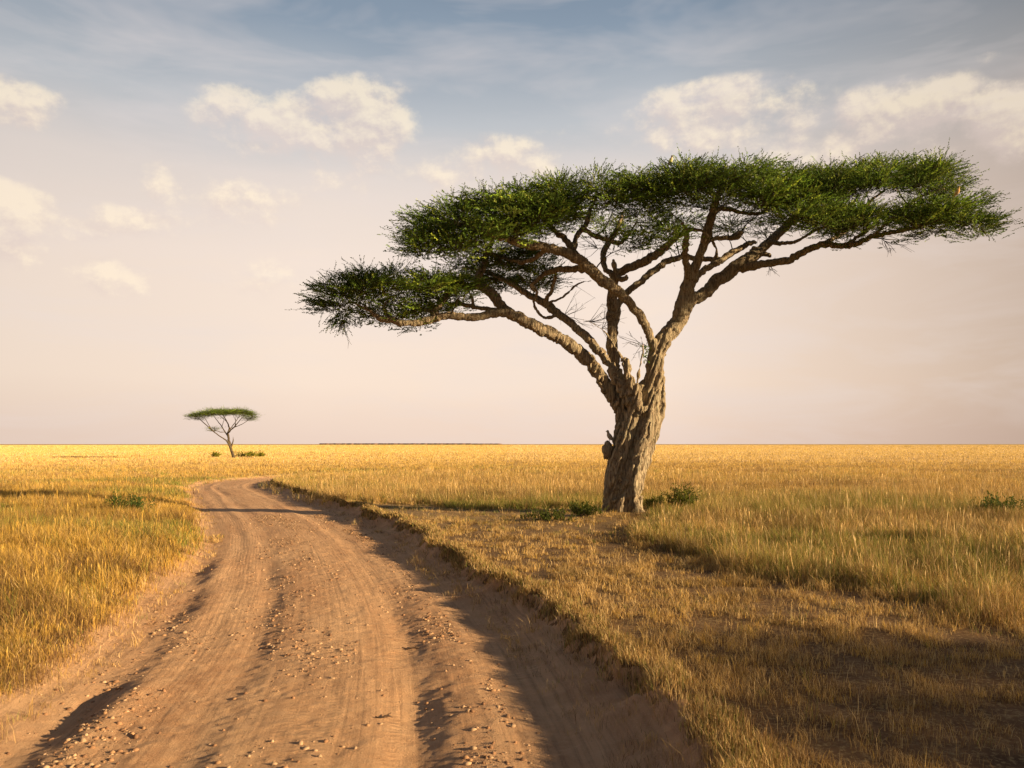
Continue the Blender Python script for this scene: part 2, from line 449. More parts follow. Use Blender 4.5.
def blades(acc, x, y, z, h, w, col, lean, two):
    n = len(x)
    a = rng.uniform(0, 2*np.pi, n)                    # facing of the blade
    b = rng.uniform(0, 2*np.pi, n)                    # direction it leans
    dx, dy = np.cos(a)*w/2, np.sin(a)*w/2
    lx, ly = np.cos(b)*lean*h-.05*h, np.sin(b)*lean*h
    base = np.stack([x, y, z-.02], 1)
    side = np.stack([dx, dy, np.zeros(n)], 1)
    tip = np.stack([x+lx, y+ly, z+h], 1)
    if two:
        mid = np.stack([x+lx*.35, y+ly*.35, z+h*.58], 1)
        V = np.stack([base-side, base+side, mid+side*.8, mid-side*.8, tip], 1)
        i = np.arange(n)[:, None]*5
        acc.add(V.reshape(-1, 3), quads=i+np.array([[0, 1, 2, 3]]), col=np.repeat(col, 5, 0))
        acc.t.append((i+np.array([[3, 2, 4]]))+acc.n-5*n)
    else:
        V = np.stack([base-side, base+side, tip], 1)
        i = np.arange(n)[:, None]*3
        acc.add(V.reshape(-1, 3), tris=i+np.array([[0, 1, 2]]), col=np.repeat(col, 3, 0))

def pick(pal, n): return pal[rng.integers(0, len(pal), n)]

# bare and trampled spots
def bare(x, y):
    b = 1.3*np.exp(-(((x+15.5)/3.2)**2+((y-25.2)/.9)**2))          # brown earth left of the track
    b = np.maximum(b, .8*np.exp(-(((x-1.6)/2.6)**2+((y-20.5)/1.2)**2)))
    return b

def grass():
    acc = Acc(); total = 0
    rings = [(2.2, 6, 1000), (6, 10, 700), (10, 15, 400), (15, 22, 210), (22, 34, 120), (34, 55, 60), (55, 90, 23), (90, 160, 7.5), (160, 300, 1.7), (300, 600, .40), (600, 1700, .035)]
    for r0, r1, rho in rings:
        az0, az1 = R(-44), R(46)
        if r0 < 22: az1 = R(56)
        if r0 > 100: az0, az1 = R(-46), R(42)
        area = (az1-az0)/2*(r1*r1-r0*r0)
        n = int(area*rho)
        r = np.sqrt(rng.uniform(r0*r0, r1*r1, n)); az = rng.uniform(az0, az1, n)
        x = r*np.sin(az); y = r*np.cos(az)
        s, t, te, tl, right, left, tall = regions(x, y)
        sh_den = (sstep(-.22, .28, fbm(x/.45, y/.45, 95, 3))*.93+.07)*(.42-.22*sstep(10, 5.5, r)*sstep(1.2, 3, x))
        d = np.where(tall > .5, .40+.60*sstep(-.35, .1, fbm(x/.8, y/.8, 97, 3)), sh_den)
        d = d*(1-np.clip(bare(x, y), 0, .93))
        d = d*np.where(left & ~right, .35+.65*sstep(-.25, .7, tl+.35*fbm(x/.4, y/.4, 96, 2)), 1)
        d = np.where((np.hypot(x-3.3, y-24.6) < .8), .1, d)
        stray = ((te > -.8) & ~right) | ((tl > -.7) & ~left)
        d = np.where(stray & ~(right | left), .07, d)
        k = (right | left | stray) & (rng.random(n) < d)
        x, y, r, te, tl, left, right, tall = [q[k] for q in (x, y, r, te, tl, left, right, tall)]
        n = len(x)
        nb = 11 if r0 < 34 else 8
        # tuft height
        cl = 1.3*fbm(x/.9, y/.9, 101, 4); cl2 = fbm(x/7., y/9., 102, 3)
        H = np.where(tall > .5, .12+.16*tall+.12*cl+.10*cl2, .045+.05*rng.random(n)+.07*np.clip(cl+.1, 0, 1)+.10*(rng.random(n) < .07))
        H = H+np.where(tall > .25, .06, 0)
        isl = left & ~right
        H = np.where(isl, .12+.10*sstep(0, 1.5, tl)+.16*np.clip(cl+.25, 0, 1)+.07*cl2, H)
        H = H*(.55+.45*sstep(-.05, .3, te)) if False else H
        big = (rng.random(n) < .10) & (tall > .3)
        H = np.where(big, H*1.6, H)
        H = np.maximum(H*(1-.28*sstep(26, 60, r)), .05)
        H = np.where(r > 300, H*1.2, H)
        # colour weights
        g = sstep(.0, .35, fbm(x/6., y/5., 111, 3)+.08)
        right_green = np.exp(-((r-17-.6*x)/7.)**2)*sstep(1.5, 4, x)*tall
        near_tree = np.exp(-(((x+1.6)/4.2)**2+((y-28.0)/3.0)**2))*(.4+.6*g)
        wg = np.clip((.06+.22*g)*np.where((tall > .5) | isl, 1, .22)+.32*right_green*(.4+g)+.75*near_tree+.42*g*isl, 0, .9)*sstep(90, 40, r)
        wb = np.where(isl, .26+.36*sstep(20, 7, r)+.40*sstep(-.05, .4, fbm(x/2, y/2, 112, 3)), np.where(tall > .5, .14+.5*sstep(-.02, .35, fbm(x/9, y/3.5, 113, 3)), .30+.35*sstep(9, 5, r)))*sstep(260, 60, r)
        gold = np.where(isl, .85, .18+.55*sstep(20, 70, r))
        X = np.repeat(x, nb); Yy = np.repeat(y, nb); N = n*nb
        sp = np.where(np.repeat(tall, nb) > .5, .06, .035)+.0009*np.repeat(r, nb)
        X = X+rng.normal(0, 1, N)*sp; Yy = Yy+rng.normal(0, 1, N)*sp
        Z = ground_z(X, Yy)
        Rr = np.repeat(r, nb)
        hh = np.repeat(H, nb)*rng.uniform(.45, 1.15, N)
        ww = np.maximum(.0026, .00042*Rr)*rng.uniform(.6, 1.4, N)
        ww = np.where(Rr > 600, ww*2.5, ww)
        u = rng.random(n)
        kind = np.where(u < wg, 0, np.where(u < wg+wb, 1, np.where(rng.random(n) < gold, 2, 3)))
        # each blade may differ from its tuft
        kb = np.repeat(kind, nb); fl = rng.random(N) < .22
        kb = np.where(fl, np.where(np.repeat(gold, nb) > rng.random(N), 2, 3), kb)
        col = np.empty((N, 3))
        for i_, pal in enumerate((cols_green, cols_brown, cols_gold, cols_straw)):
            m_ = kb == i_; col[m_] = pick(pal, int(m_.sum()))
        col *= (.62+.80*rng.random((N, 1))**.8*(1-.4*sstep(20, 60, Rr)[:, None])+.16*sstep(20, 60, Rr)[:, None])*(1.04+.45*sstep(24, 130, Rr)[:, None]*np.array([.97, 1.38, 3.1]))  # paler and brighter with distance: horizon haze and glow put into the blade colour
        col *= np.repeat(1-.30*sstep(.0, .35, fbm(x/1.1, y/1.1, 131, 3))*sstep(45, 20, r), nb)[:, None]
        ln = np.where(np.repeat(tall, nb) > .5, .50, .70)*rng.random(N)**.7*1.5
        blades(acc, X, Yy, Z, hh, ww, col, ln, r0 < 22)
        total += N
        # seed stalks that stand above the tufts
        if r0 < 160:
            m_ = (tall > .5) & (rng.random(n) < (.08 if r0 < 22 else .03))
            m_ |= (tall <= .5) & (rng.random(n) < .05)
            k = int(m_.sum())
            sx_ = x[m_]+rng.normal(0, .04, k); sy_ = y[m_]+rng.normal(0, .04, k); sz_ = ground_z(sx_, sy_); hs = H[m_]*rng.uniform(1.1, 1.7, k); rr = r[m_]
            cc = pick(cols_straw, k)*rng.uniform(.9, 1.2, (k, 1))
            cc = np.where(isl[m_][:, None], pick(cols_gold, k), cc)
            w_ = np.maximum(.002, .0005*rr)
            b = rng.uniform(0, 2*np.pi, k); l_ = rng.random(k)*.28
            a_ = rng.uniform(0, 2*np.pi, k)
            side = np.stack([np.cos(a_), np.sin(a_), 0*a_], 1)
            B = np.stack([sx_, sy_, sz_], 1); Tp = B+np.stack([np.cos(b)*l_*hs-.04*hs, np.sin(b)*l_*hs, hs], 1)
            M1 = B+(Tp-B)*.74+side*0; M2 = B+(Tp-B)*.87
            V = np.stack([B-side*w_[:, None]*.5, B+side*w_[:, None]*.5, M1+side*w_[:, None]*.4, M1-side*w_[:, None]*.4, M2+side*w_[:, None]*.95, M2-side*w_[:, None]*.95, Tp], 1)
            i = np.arange(k)[:, None]*7
            acc.add(V.reshape(-1, 3), quads=np.concatenate([i+np.array([[0, 1, 2, 3]]), i+np.array([[3, 2, 4, 5]])]), tris=i+np.array([[5, 4, 6]]), col=np.repeat(cc, 7, 0))
    # fringe hanging over the broken right edge of the road
    n = 16000
    S = SC+2+rng.random(n)**1.4*50
    tt_ = halfw(S)+.18*fbm(S*.55, S*0+3, 21, 2)+.17*fbm(S*2.6, S*0+8, 22, 3)+rng.uniform(-.12, .35, n)
    k = rng.random(n) < (.3+.7*sstep(-.2, .3, fbm(S*1.7, S*0, 121, 2))); S = S[k]; tt_ = tt_[k]; n = len(S)
    x = np.interp(S, S0, CL[:, 0])+np.interp(S, S0, NR[:, 0])*tt_; y = np.interp(S, S0, CL[:, 1])+np.interp(S, S0, NR[:, 1])*tt_
    X = np.repeat(x, 6)+rng.normal(0, .03, n*6); Yy = np.repeat(y, 6)+rng.normal(0, .03, n*6); Z = ground_z(X, Yy)
    rr = np.hypot(X, Yy)
    hh = rng.uniform(.04, .13, n*6)
    col = np.where(rng.random((n*6, 1)) < .3, pick(cols_brown, n*6), np.where(rng.random((n*6, 1)) < .2, pick(cols_green, n*6), pick(cols_straw, n*6)))*rng.uniform(.8, 1.1, (n*6, 1))
    blades(acc, X, Yy, Z, hh, np.maximum(.0035, .00075*rr), col, .7*rng.random(n*6), True)
    o = acc.build('grass', M_grass)
    tag(o, 'dry golden savanna grass with olive green patches covering the plain', 'grass', kind='stuff')
    print('blades', total)
grass()

# ------------------------------------------------------------------ trees
def frame(d):
    d = d/np.linalg.norm(d)
    a = np.array([0, 0, 1.]) if abs(d[2]) < .9 else np.array([1., 0, 0])
    u = np.cross(a, d); u /= np.linalg.norm(u); return u, np.cross(d, u)

def tube(acc, pts, rad, seg=6, col=None, twist=None, cap=True):
    pts = np.asarray(pts, float); n = len(pts)
    d = np.gradient(pts, axis=0)
    u, v = frame(d[0])
    ang = np.arange(seg)/seg*2*np.pi
    rings = []
    for i in range(n):
        t_ = d[i]/(np.linalg.norm(d[i])+1e-9)
        u = u-t_*np.dot(u, t_); u /= (np.linalg.norm(u)+1e-9); v = np.cross(t_, u)
        rings.append(pts[i]+rad[i]*(np.cos(ang)[:, None]*u+np.sin(ang)[:, None]*v))
    V = np.concatenate(rings)
    i = np.arange(n-1)[:, None]*seg; j = np.arange(seg)[None]; j2 = (j+1) % seg
    Q = np.stack([i+j, i+j2, i+seg+j2, i+seg+j], -1).reshape(-1, 4)
    T = []
    if cap:
        V = np.concatenate([V, pts[[0]], pts[[-1]]])
        b0 = n*seg; b1 = b0+1
        T = [(b0, (k+1) % seg, k) for k in range(seg)]+[(b1, (n-1)*seg+k, (n-1)*seg+(k+1) % seg) for k in range(seg)]
    acc.add(V, quads=Q, tris=T, col=col)

def smooth_path(P, per=6, jit=0., rad_jit=0.):
    P = np.asarray(P, float); Q = catmull(P, per)
    if jit:
        k = np.arange(len(Q)); Q[1:-1, :3] += rng.normal(0, 1, (len(Q)-2, 3))*jit*np.minimum(1, Q[1:-1, 3:4]*10)
    if rad_jit: Q[:, 3] *= 1+rng.normal(0, rad_jit, len(Q))
    return Q

def P3(px, py, dd, w, D0=TD):
    D = D0+dd
    if w > 12: w = 12+(w-12)*.60
    return ((px-512)/F*D, D, CAMZ+(444-py)/F*D, w/2/F*D)

# limbs of the big acacia: (px, py, depth offset, width px) in photo pixels, turned into metres here
LIMBS = [
 # trunk strands, twisted together
 [(613,520,-.15,20),(612,500,-.25,22),(615,475,-.3,22),(622,450,-.3,22),(630,425,-.25,22),(636,400,-.2,20),(640,385,-.1,12)],
 [(628,522,-.3,22),(631,500,-.35,20),(634,475,-.35,22),(642,450,-.3,22),(648,425,-.2,26),(651,402,-.1,26),(653,380,0,25),(656,355,.05,22),(664,340,.1,22)],
 [(620,520,.25,28),(620,490,.25,28),(626,460,.25,30),(635,430,.25,32),(640,405,.25,28),(648,385,.25,20)],
 [(606,519,.05,16),(609,500,0,16),(612,480,0,20),(618,455,.1,22),(624,430,.15,24),(622,412,.2,20),(616,400,.2,17)],
 [(638,521,-.05,10),(636,505,-.1,12),(638,480,-.1,14),(646,455,-.1,16),(653,430,-.1,18),(659,408,-.05,14),(661,390,0,9),(661,368,.05,7),(664,350,.05,10)],
 [(634,516,-.4,9),(641,521,-.55,7)], [(604,516,-.2,10),(595,522,-.35,5)], [(620,515,-.45,12),(622,523,-.7,7)], [(633,516,.1,12),(645,522,.25,5)],
 [(620,520,-.12,22),(620,495,-.12,24),(625,470,-.14,26),(632,445,-.14,26),(639,425,-.12,24),(645,408,-.12,18),(644,398,-.1,10)],
 [(640,520,-.45,12),(634,498,-.55,13),(633,478,-.58,14),(638,458,-.55,15),(645,438,-.48,15),(650,420,-.35,15),(652,405,-.2,12)],
 [(622,521,-.5,10),(621,505,-.5,10),(624,488,-.5,9),(630,470,-.45,7)],
 [(609,521,-.3,12),(607,508,-.3,11),(611,490,-.3,9)],
 [(599,522,-.2,6),(605,514,-.2,10),(610,502,-.2,10)], [(648,522,-.15,6),(641,514,-.2,9),(638,500,-.2,9)],
 # stub
 [(640,412,-.35,18),(637,400,-.4,16),(632,384,-.5,13),(628,371,-.55,10),(624.5,359,-.6,8.5)],
 # right main
 [(656,352,.05,20),(664,338,.1,22),(676,325,.2,21),(684,313,.3,18),(690,300,.4,16),(700,296,.5,13),(715,283,.7,15),(735,268,.9,15),(752,257,1.2,14),(757,254,1.3,11),(768,243,1.6,10),(781,232,1.9,9.5),(794,219,2.1,9),(803,210,2.3,8),(818,201,2.5,6),(838,193,2.5,4)],
 [(740,268,1.0,12),(752,266,.8,10),(768,263,.6,9),(788,260,.2,8.5),(803,252,-.1,8),(820,245,-.3,7.5),(838,246,-.5,7),(852,245,-.7,6.5),(875,236,-1,6),(895,232,-1.2,5.5),(920,226,-1.4,4.5),(938,220,-1.5,3.2),(955,214,-1.5,2.2)],
 [(678,322,.15,16),(681,308,0,17),(686,295,-.1,17),(690,280,-.2,16),(697,263,-.4,10.5),(705,240,-.7,10),(711,220,-1,9.5),(716,200,-1.2,7.5),(722,186,-1.4,5)],
 [(688,284,-.2,11),(687,268,-.5,8.5),(685,250,-.8,8),(686,234,-1.1,7),(682,222,-1.3,4)],
 [(694,282,-.1,8),(702,272,.2,7.5),(715,264,.5,7.5),(729,254,.8,7),(745,245,1.2,6.5),(752,243,1.5,4)],
 [(716,196,-1.2,6),(706,190,-1.5,5),(690,186,-1.8,4),(672,186,-2,3)],
 [(712,214,-1,6),(722,208,-.5,6),(740,212,0,4.5),(755,214,.4,4.5),(775,208,.8,3)],
 [(704,243,-.7,6),(716,238,-.3,5),(728,238,0,5.5),(740,232,.2,5)],
 [(770,243,1.5,6),(785,243,1.2,4.5),(797,241,1,4),(812,232,.7,3.5),(830,224,.5,3)],
 [(845,246,-.6,4.5),(858,236,-.4,4.5),(868,228,-.2,4.5),(862,215,0,4),(872,200,.2,3.5),(885,190,.3,3)],
 [(820,245,-.2,5),(838,236,.6,5),(852,224,1,4.5),(848,212,1.2,4),(856,200,1.4,3)],
 [(872,237,-1,4),(888,222,-1.4,4.5),(905,208,-1.6,4.5),(922,196,-1.8,4),(945,188,-2,3)],
 # limb crossing to the left
 [(657,350,0,14),(652,342,-.1,11),(643,322,-.4,10.5),(629,302,-.8,10.5),(615,289,-1.2,12),(597,276,-1.6,13),(583,262,-1.9,12),(557,250,-2.2,11),(529,245,-2.5,9.5),(500,237,-2.8,8),(478,230,-3,6),(455,222,-3.1,4.5),(435,218,-3.2,3)],
 [(600,277,-1.6,9),(585,270,-1.4,8),(566,269,-1.1,7.5),(550,271,-.8,6),(540,278,-.6,5),(531,286,-.5,4),(535,292,-.5,3)],
 [(577,258,-2,8),(572,247,-1.8,7.5),(563,238,-1.6,7),(552,228,-1.3,6),(545,215,-1,4.5),(535,205,-.9,3)],
 [(574,248,-1.8,6.5),(577,236,-1.5,6),(586,224,-1.2,6),(590,210,-1,4.5),(598,195,-.8,3)],
 [(583,228,-1.4,5.5),(595,236,-1.3,5.5),(607,240,-1.1,5.5),(619,243,-1,5.5),(628,236,-.9,4),(636,222,-.8,3)],
 [(545,248,-2.3,6.5),(535,258,-1.8,5.5),(520,262,-1.4,5),(505,258,-1,4),(490,252,-.8,3)],
 [(515,241,-2.6,6),(520,228,-2.2,5.5),(532,220,-1.9,5),(540,208,-1.7,3.5)],
 # vertical limb
 [(628,402,.3,16),(620,385,.4,15),(614,365,.5,14),(612,345,.5,13),(612,325,.5,12),(612,305,.5,12),(613,290,.4,11),(614,278,.3,10),(617,273,.3,9.5),(636,265,0,10),(654,256,-.3,9.5),(667,246,-.6,8),(676,237,-.8,6.5),(690,230,-1.0,5),(703,231,-1.1,4),(708,238,-1,3)],
 [(614,276,.4,7),(605,268,.6,6),(603,256,.8,7),(608,244,1,6.5),(617,230,1.2,6),(622,215,1.4,4)],
 [(613,335,.7,10),(617,310,.9,8.5),(626,294,1.1,8),(645,278,1.4,8),(663,264,1.8,7.5),(676,258,2,7),(690,258,2.1,6.5),(709,259,2.3,6),(720,262,2.4,5),(735,252,2.5,4)],
 # far left limb
 [(628,425,.3,20),(621,410,.3,18),(613,398,.3,16),(602,379,.3,16),(585,357,.1,16),(560,338,-.2,15),(538,328,-.5,14),(517,317,-.8,13),(499,313,-1,10),(475,317,-1.2,9),(448,316,-1.4,8.5),(426,321,-1.5,9),(407,324,-1.6,8.5),(394,321,-1.7,8),(380,318,-1.8,7),(370,311,-1.8,4),(352,302,-1.9,3)],
 [(512,316,-.8,12),(502,307,-.7,11),(495,298,-.6,11.5),(488,290,-.5,11),(478,286,-.4,9),(466,286,-.3,7),(452,283,-.3,5),(435,278,-.3,3.5)],
 [(480,288,-.4,8),(478,276,-.5,8.5),(484,266,-.6,8.5),(486,254,-.7,7),(492,240,-.8,5),(488,228,-.8,4)],
 [(499,311,-1,6),(489,309,-.9,5.5),(475,308,-.7,5),(464,304,-.6,5),(450,304,-.5,4),(436,298,-.4,3)],
 [(474,307,-.7,3.5),(472,298,-.7,3.5),(468,290,-.8,2.5)],
 [(432,315,-1.4,6.5),(440,304,-1.2,7),(447,296,-1,6.5),(456,286,-.8,6),(462,276,-.6,4)],
 [(438,313,-1.4,5),(422,309,-1.2,5),(410,311,-1,5),(402,318,-1.2,5)],
 [(390,319,-1.7,5),(384,308,-1.6,4),(388,298,-1.5,3),(380,288,-1.5,2.5)],
 # second left limb
 [(634,412,-.3,18),(625,394,-.35,14),(616,378,-.35,12),(609,364,-.3,11),(600,352,-.2,10),(589,339,0,9.5),(577,328,.2,9.5),(557,313,.5,9),(543,302,.7,8.5),(526,293,.9,7.5),(511,284,1.1,6.5),(497,276,1.3,5),(480,270,1.5,4),(462,268,1.6,3)],
 [(551,312,.5,6),(545,302,.4,5.5),(551,292,.2,4.5),(554,282,0,4.5),(556,273,-.3,4)],
 [(556,316,.4,5),(543,317,.2,3.5),(534,305,0,3.5),(537,292,-.3,3.5),(531,284,-.5,3)],
 [(549,303,.4,3.2),(563,297,.3,3),(578,284,0,2.6),(592,281,-.3,1.6)],
 # short broken pieces
 [(752,248,1.4,7),(762,253,1.2,6),(771,256,1.1,4.5)], [(757,243,1.4,4),(752,241,1.4,4)],
 [(617,277,.1,6),(624,279,-.1,6),(627,276,-.2,3.5)],
 [(728,238,0,5),(738,237,-.1,6.5),(742,231,-.1,6)],
 [(712,262,.7,5),(717,252,.5,3.6),(713,242,.3,3.4),(711,232,.1,2.5)],
 [(637,385,-.3,2.6),(640,366,-.4,2.4),(643,350,-.5,2.2),(641,336,-.5,1.4)],
 [(622,358,-.5,3),(612,342,-.7,2.4),(605,332,-.8,2),(590,322,-1,1.4),(575,318,-1.1,.9)],
]

# crown pads: x range px, top curve, thickness px, depth centre / half range, density
PADS = [
 dict(top=[(306,296),(318,284),(335,272),(365,263),(400,258),(440,262),(475,268)], thick=32, dc=-1.4, dr=1.9, n=150),
 dict(top=[(338,300),(354,298),(385,292),(440,284),(470,280)], thick=22, dc=-.2, dr=1.6, n=46),
 dict(top=[(402,226),(408,212),(425,201),(460,190),(500,180),(540,172),(575,168)], thick=60, dc=-2.6, dr=1.9, n=270),
 dict(top=[(540,173),(580,166),(620,165),(655,172),(675,168)], thick=36, dc=-2.0, dr=2.0, n=120),
 dict(top=[(640,170),(665,160),(700,154),(735,152),(770,158),(805,170)], thick=42, dc=-2.0, dr=2.0, n=190),
 dict(top=[(775,172),(800,162),(840,155),(880,150),(915,148),(940,152),(956,162),(970,180)], thick=38, dc=-.6, dr=2.0, n=215),
 dict(top=[(740,176),(790,180),(830,190),(880,200)], thick=36, dc=-2.4, dr=1.2, n=90),
 dict(top=[(880,200),(920,190),(955,188),(976,196),(990,210),(998,226)], thick=30, dc=-1.6, dr=1.4, n=120),
 dict(top=[(585,222),(620,216),(660,214),(695,218),(712,226)], thick=18, dc=-2.9, dr=.7, n=34),
 dict(top=[(440,242),(480,238),(520,236),(560,244)], thick=24, dc=.6, dr=1.8, n=80),
 dict(top=[(470,262),(510,258),(545,262),(560,268)], thick=18, dc=1.4, dr=1.4, n=50),
 dict(top=[(470,205),(560,200),(640,205),(720,205),(800,203)], thick=16, dc=2.2, dr=1.4, n=64),
 dict(top=[(800,200),(860,196),(900,196)], thick=22, dc=1.4, dr=1.0, n=40),
]

def sprigs(acc, tips, ups, L0=.30, nleaf=13, tint=(1, 1, 1), leaf=.052, lw=.016):
    """feathery shoots: tips (n,3), ups (n,3) directions, leaflets around a short axis"""
    n = len(tips)
    d = ups/np.linalg.norm(ups, axis=1)[:, None]
    L = L0*rng.uniform(.45, 1.5, n)
    k = np.linspace(.05, 1, nleaf)
    bend = rng.normal(0, .12, (n, 3)); bend[:, 2] += .05
    pos = tips[:, None]+d[:, None]*L[:, None, None]*k[None, :, None]+bend[:, None]*L[:, None, None]*(k**2)[None, :, None]
    ang = rng.uniform(0, 2*np.pi, (n, nleaf))
    a = np.where(np.abs(d[:, 2:3]) < .9, np.array([[0, 0, 1.]]), np.array([[1., 0, 0]]))
    u = np.cross(a, d); u /= np.linalg.norm(u, axis=1)[:, None]; v = np.cross(d, u)
    rad = np.cos(ang)[..., None]*u[:, None]+np.sin(ang)[..., None]*v[:, None]
    ld = rad*.5+d[:, None]*.9; ld /= np.linalg.norm(ld, axis=2)[..., None]
    wd = np.cross(ld, rng.normal(0, 1, (n, nleaf, 3))); wd /= np.linalg.norm(wd, axis=2)[..., None]+1e-9
    ll = leaf*rng.uniform(.7, 1.4, (n, nleaf, 1)); w_ = lw*rng.uniform(.7, 1.3, (n, nleaf, 1))
    p0 = pos; p1 = pos+ld*ll*.55+wd*w_; p2 = pos+ld*ll; p3 = pos+ld*ll*.55-wd*w_
    V = np.stack([p0, p1, p2, p3], 2).reshape(-1, 3)
    N = n*nleaf
    pal = np.array([(.085, .145, .028), (.115, .18, .03), (.065, .12, .026), (.17, .22, .04), (.14, .17, .05)])
    c = pal[rng.choice(5, n, p=[.3, .28, .22, .12, .08])]*rng.uniform(.8, 1.25, (n, 1))*np.array(tint)
    c = np.repeat(c, nleaf, 0)*rng.uniform(.8, 1.2, (N, 1))
    # the shoot itself, a thin three sided rod drawn as two crossing blades
    acc.add(V, quads=np.arange(N*4).reshape(-1, 4), col=np.repeat(c, 4, 0))
    e = tips+d*L[:, None]*.9+bend*L[:, None]*.8
    wv = u*.0055
    W = np.stack([tips-wv, tips+wv, e+wv*.4, e-wv*.4], 1).reshape(-1, 3)
    acc.add(W, quads=np.arange(n*4).reshape(-1, 4), col=np.broadcast_to(np.array([.10, .085, .04]), W.shape))

def grow_crown(limbs, pads, D0=TD, scale=1.0, spr=26, rk=1.0, wood=None, twig=None, leafacc=None, mpp=1.0):
    """tie every foliage tip to the nearest wood, then hang shoots on it"""
    nodes = []; 
    for Pth in limbs:
        for q in Pth:
            if q[3]*F/(D0) < 22*mpp: nodes.append(q)
    nodes = np.array(nodes)
    node_p = list(nodes[:, :3]); node_r = list(nodes[:, 3])
    tips = []
    for pad in pads:
        tp = np.array(pad['top'], float)
        m = pad['n']
        px = rng.uniform(tp[0, 0]+14*mpp, tp[-1, 0]-14*mpp, m)
        q = rng.uniform(-1, 1, m)
        ex = np.minimum(px-tp[0, 0], tp[-1, 0]-px)/(tp[-1, 0]-tp[0, 0])*2    # taper the depth near the ends
        dd = pad['dc']+q*pad['dr']*np.sqrt(np.clip(ex*1.8, .15, 1))
        top = np.interp(px, tp[:, 0], tp[:, 1])
        depth = rng.random(m)**1.3
        und = .5+.5*np.clip(ex*3, 0, 1)
        py = top+12*mpp+depth*pad['thick']*und*.72+ 5*mpp*noise2(px/18/mpp, dd*1.3/mpp, 5)
        # farther or nearer than the pad's middle lies a little lower on its dome
        z = CAMZ+(444-py)/F*(D0+dd)
        z = z-.26*q**2-np.where(dd > pad['dc'], .10*(dd-pad['dc']), 0)
        for a in range(m):
            if noise2(np.array([px[a]/(13*mpp)]), np.array([dd[a]*1.6/mpp**.5+py[a]/(16*mpp)]), 12)[0] < -.42: continue
            tips.append(((px[a]-512)/F*(D0+dd[a]), D0+dd[a], z[a], depth[a]))
    tips = np.array(tips)
    # nearest first
    base = np.array(node_p)
    d0 = np.array([np.min(np.linalg.norm((base-tp[:3])*np.array([1, 1, 1.0]), axis=1)) for tp in tips])
    dirs = np.zeros((len(tips), 3))
    for i in np.argsort(d0):
        tp = tips[i, :3]
        A = np.array(node_p); dv = tp-A; dist = np.linalg.norm(dv, axis=1)
        cost = dist+np.where(dv[:, 2] < .0, .5-dv[:, 2], 0)*.8+ (np.array(node_r) < .012)*.25
        j = int(np.argmin(cost)); st_, L = A[j], dist[j]
        d = dv[j]; r0 = min(node_r[j]*.7, (.012+.012*L)*rk)
        nseg = max(3, int(L/.22))
        k = np.linspace(0, 1, nseg+1)[:, None]
        mid = rng.normal(0, .13, 3)*L; mid[2] += -.10*L
        path = st_+d*k+mid*(4*k*(1-k))*.55+rng.normal(0, .025, (nseg+1, 3))*np.clip(k*(1-k)*4, 0, 1)
        rr = r0*(1-k[:, 0]*.6)
        tube(twig, path, rr, 5 if r0 > .015 else 4)
        dirs[i] = (path[-1]-path[-2])/np.linalg.norm(path[-1]-path[-2])
        for q in range(1, nseg+1): node_p.append(path[q]); node_r.append(rr[q])
    # shoots
    n = len(tips)
    alive = rng.random(n) > .05; tips = tips[alive]; dirs = dirs[alive]; n = len(tips)
    T = np.repeat(tips[:, :3], spr, 0); N = len(T)
    off = rng.normal(0, 1, (N, 3))*np.array([.31, .36, .075])*scale
    d = off/np.array([1, 1, .6])+np.repeat(dirs, spr, 0)*.35*scale; d[:, 2] = np.abs(d[:, 2])*.2+.05*scale+rng.normal(0, .08, N)*scale
    start = T+off*.75
    # twiglets from the tip to each third shoot
    sel = np.arange(0, N, 2)
    a = T[sel]; b = start[sel]; w = np.cross(b-a, np.array([0, 0, 1.])); w /= np.linalg.norm(w, axis=1)[:, None]+1e-9; w *= .008*scale
    mid = (a+b)/2+rng.normal(0, .04*scale, a.shape)
    W = np.stack([a-w, a+w, mid+w*.8, mid-w*.8, b+w*.4, b-w*.4], 1).reshape(-1, 3)
    i = np.arange(len(a))[:, None]*6
    twig.add(W, quads=np.concatenate([i+np.array([[0, 1, 2, 3]]), i+np.array([[3, 2, 4, 5]])]))
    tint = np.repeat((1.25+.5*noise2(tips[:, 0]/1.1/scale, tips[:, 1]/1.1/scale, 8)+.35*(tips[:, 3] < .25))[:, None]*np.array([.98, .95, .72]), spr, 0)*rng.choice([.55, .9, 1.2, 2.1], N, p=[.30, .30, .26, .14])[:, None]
    sprigs(leafacc, start, d, L0=.36*scale, nleaf=18 if scale == 1 else 8, tint=tint, leaf=.055*scale, lw=.0115*scale)
    print('tips', n, 'shoots', N)

def bare_twigs(acc, px, py, dd, dx, dz, L, n=9):
    """a spray of leafless twigs"""
    o = np.array(P3(px, py, dd, 1)[:3])
    for k in range(n):
        d = np.array([dx, rng.normal(0, .5), dz])+rng.normal(0, .35, 3); d /= np.linalg.norm(d)
        l = L*rng.uniform(.5, 1.1); st_ = o+np.array([dx, 0, dz])*L*.5*rng.random()
        p = [st_, st_+d*l*.5+rng.normal(0, .03, 3), st_+d*l+rng.normal(0, .06, 3)]
        tube(acc, p, [.010, .007, .004], 3)
        for m_ in range(2):
            e = p[1]+(p[2]-p[1])*rng.random(); tube(acc, [e, e+(d+rng.normal(0, .6, 3))*l*.35], [.006, .003], 3)

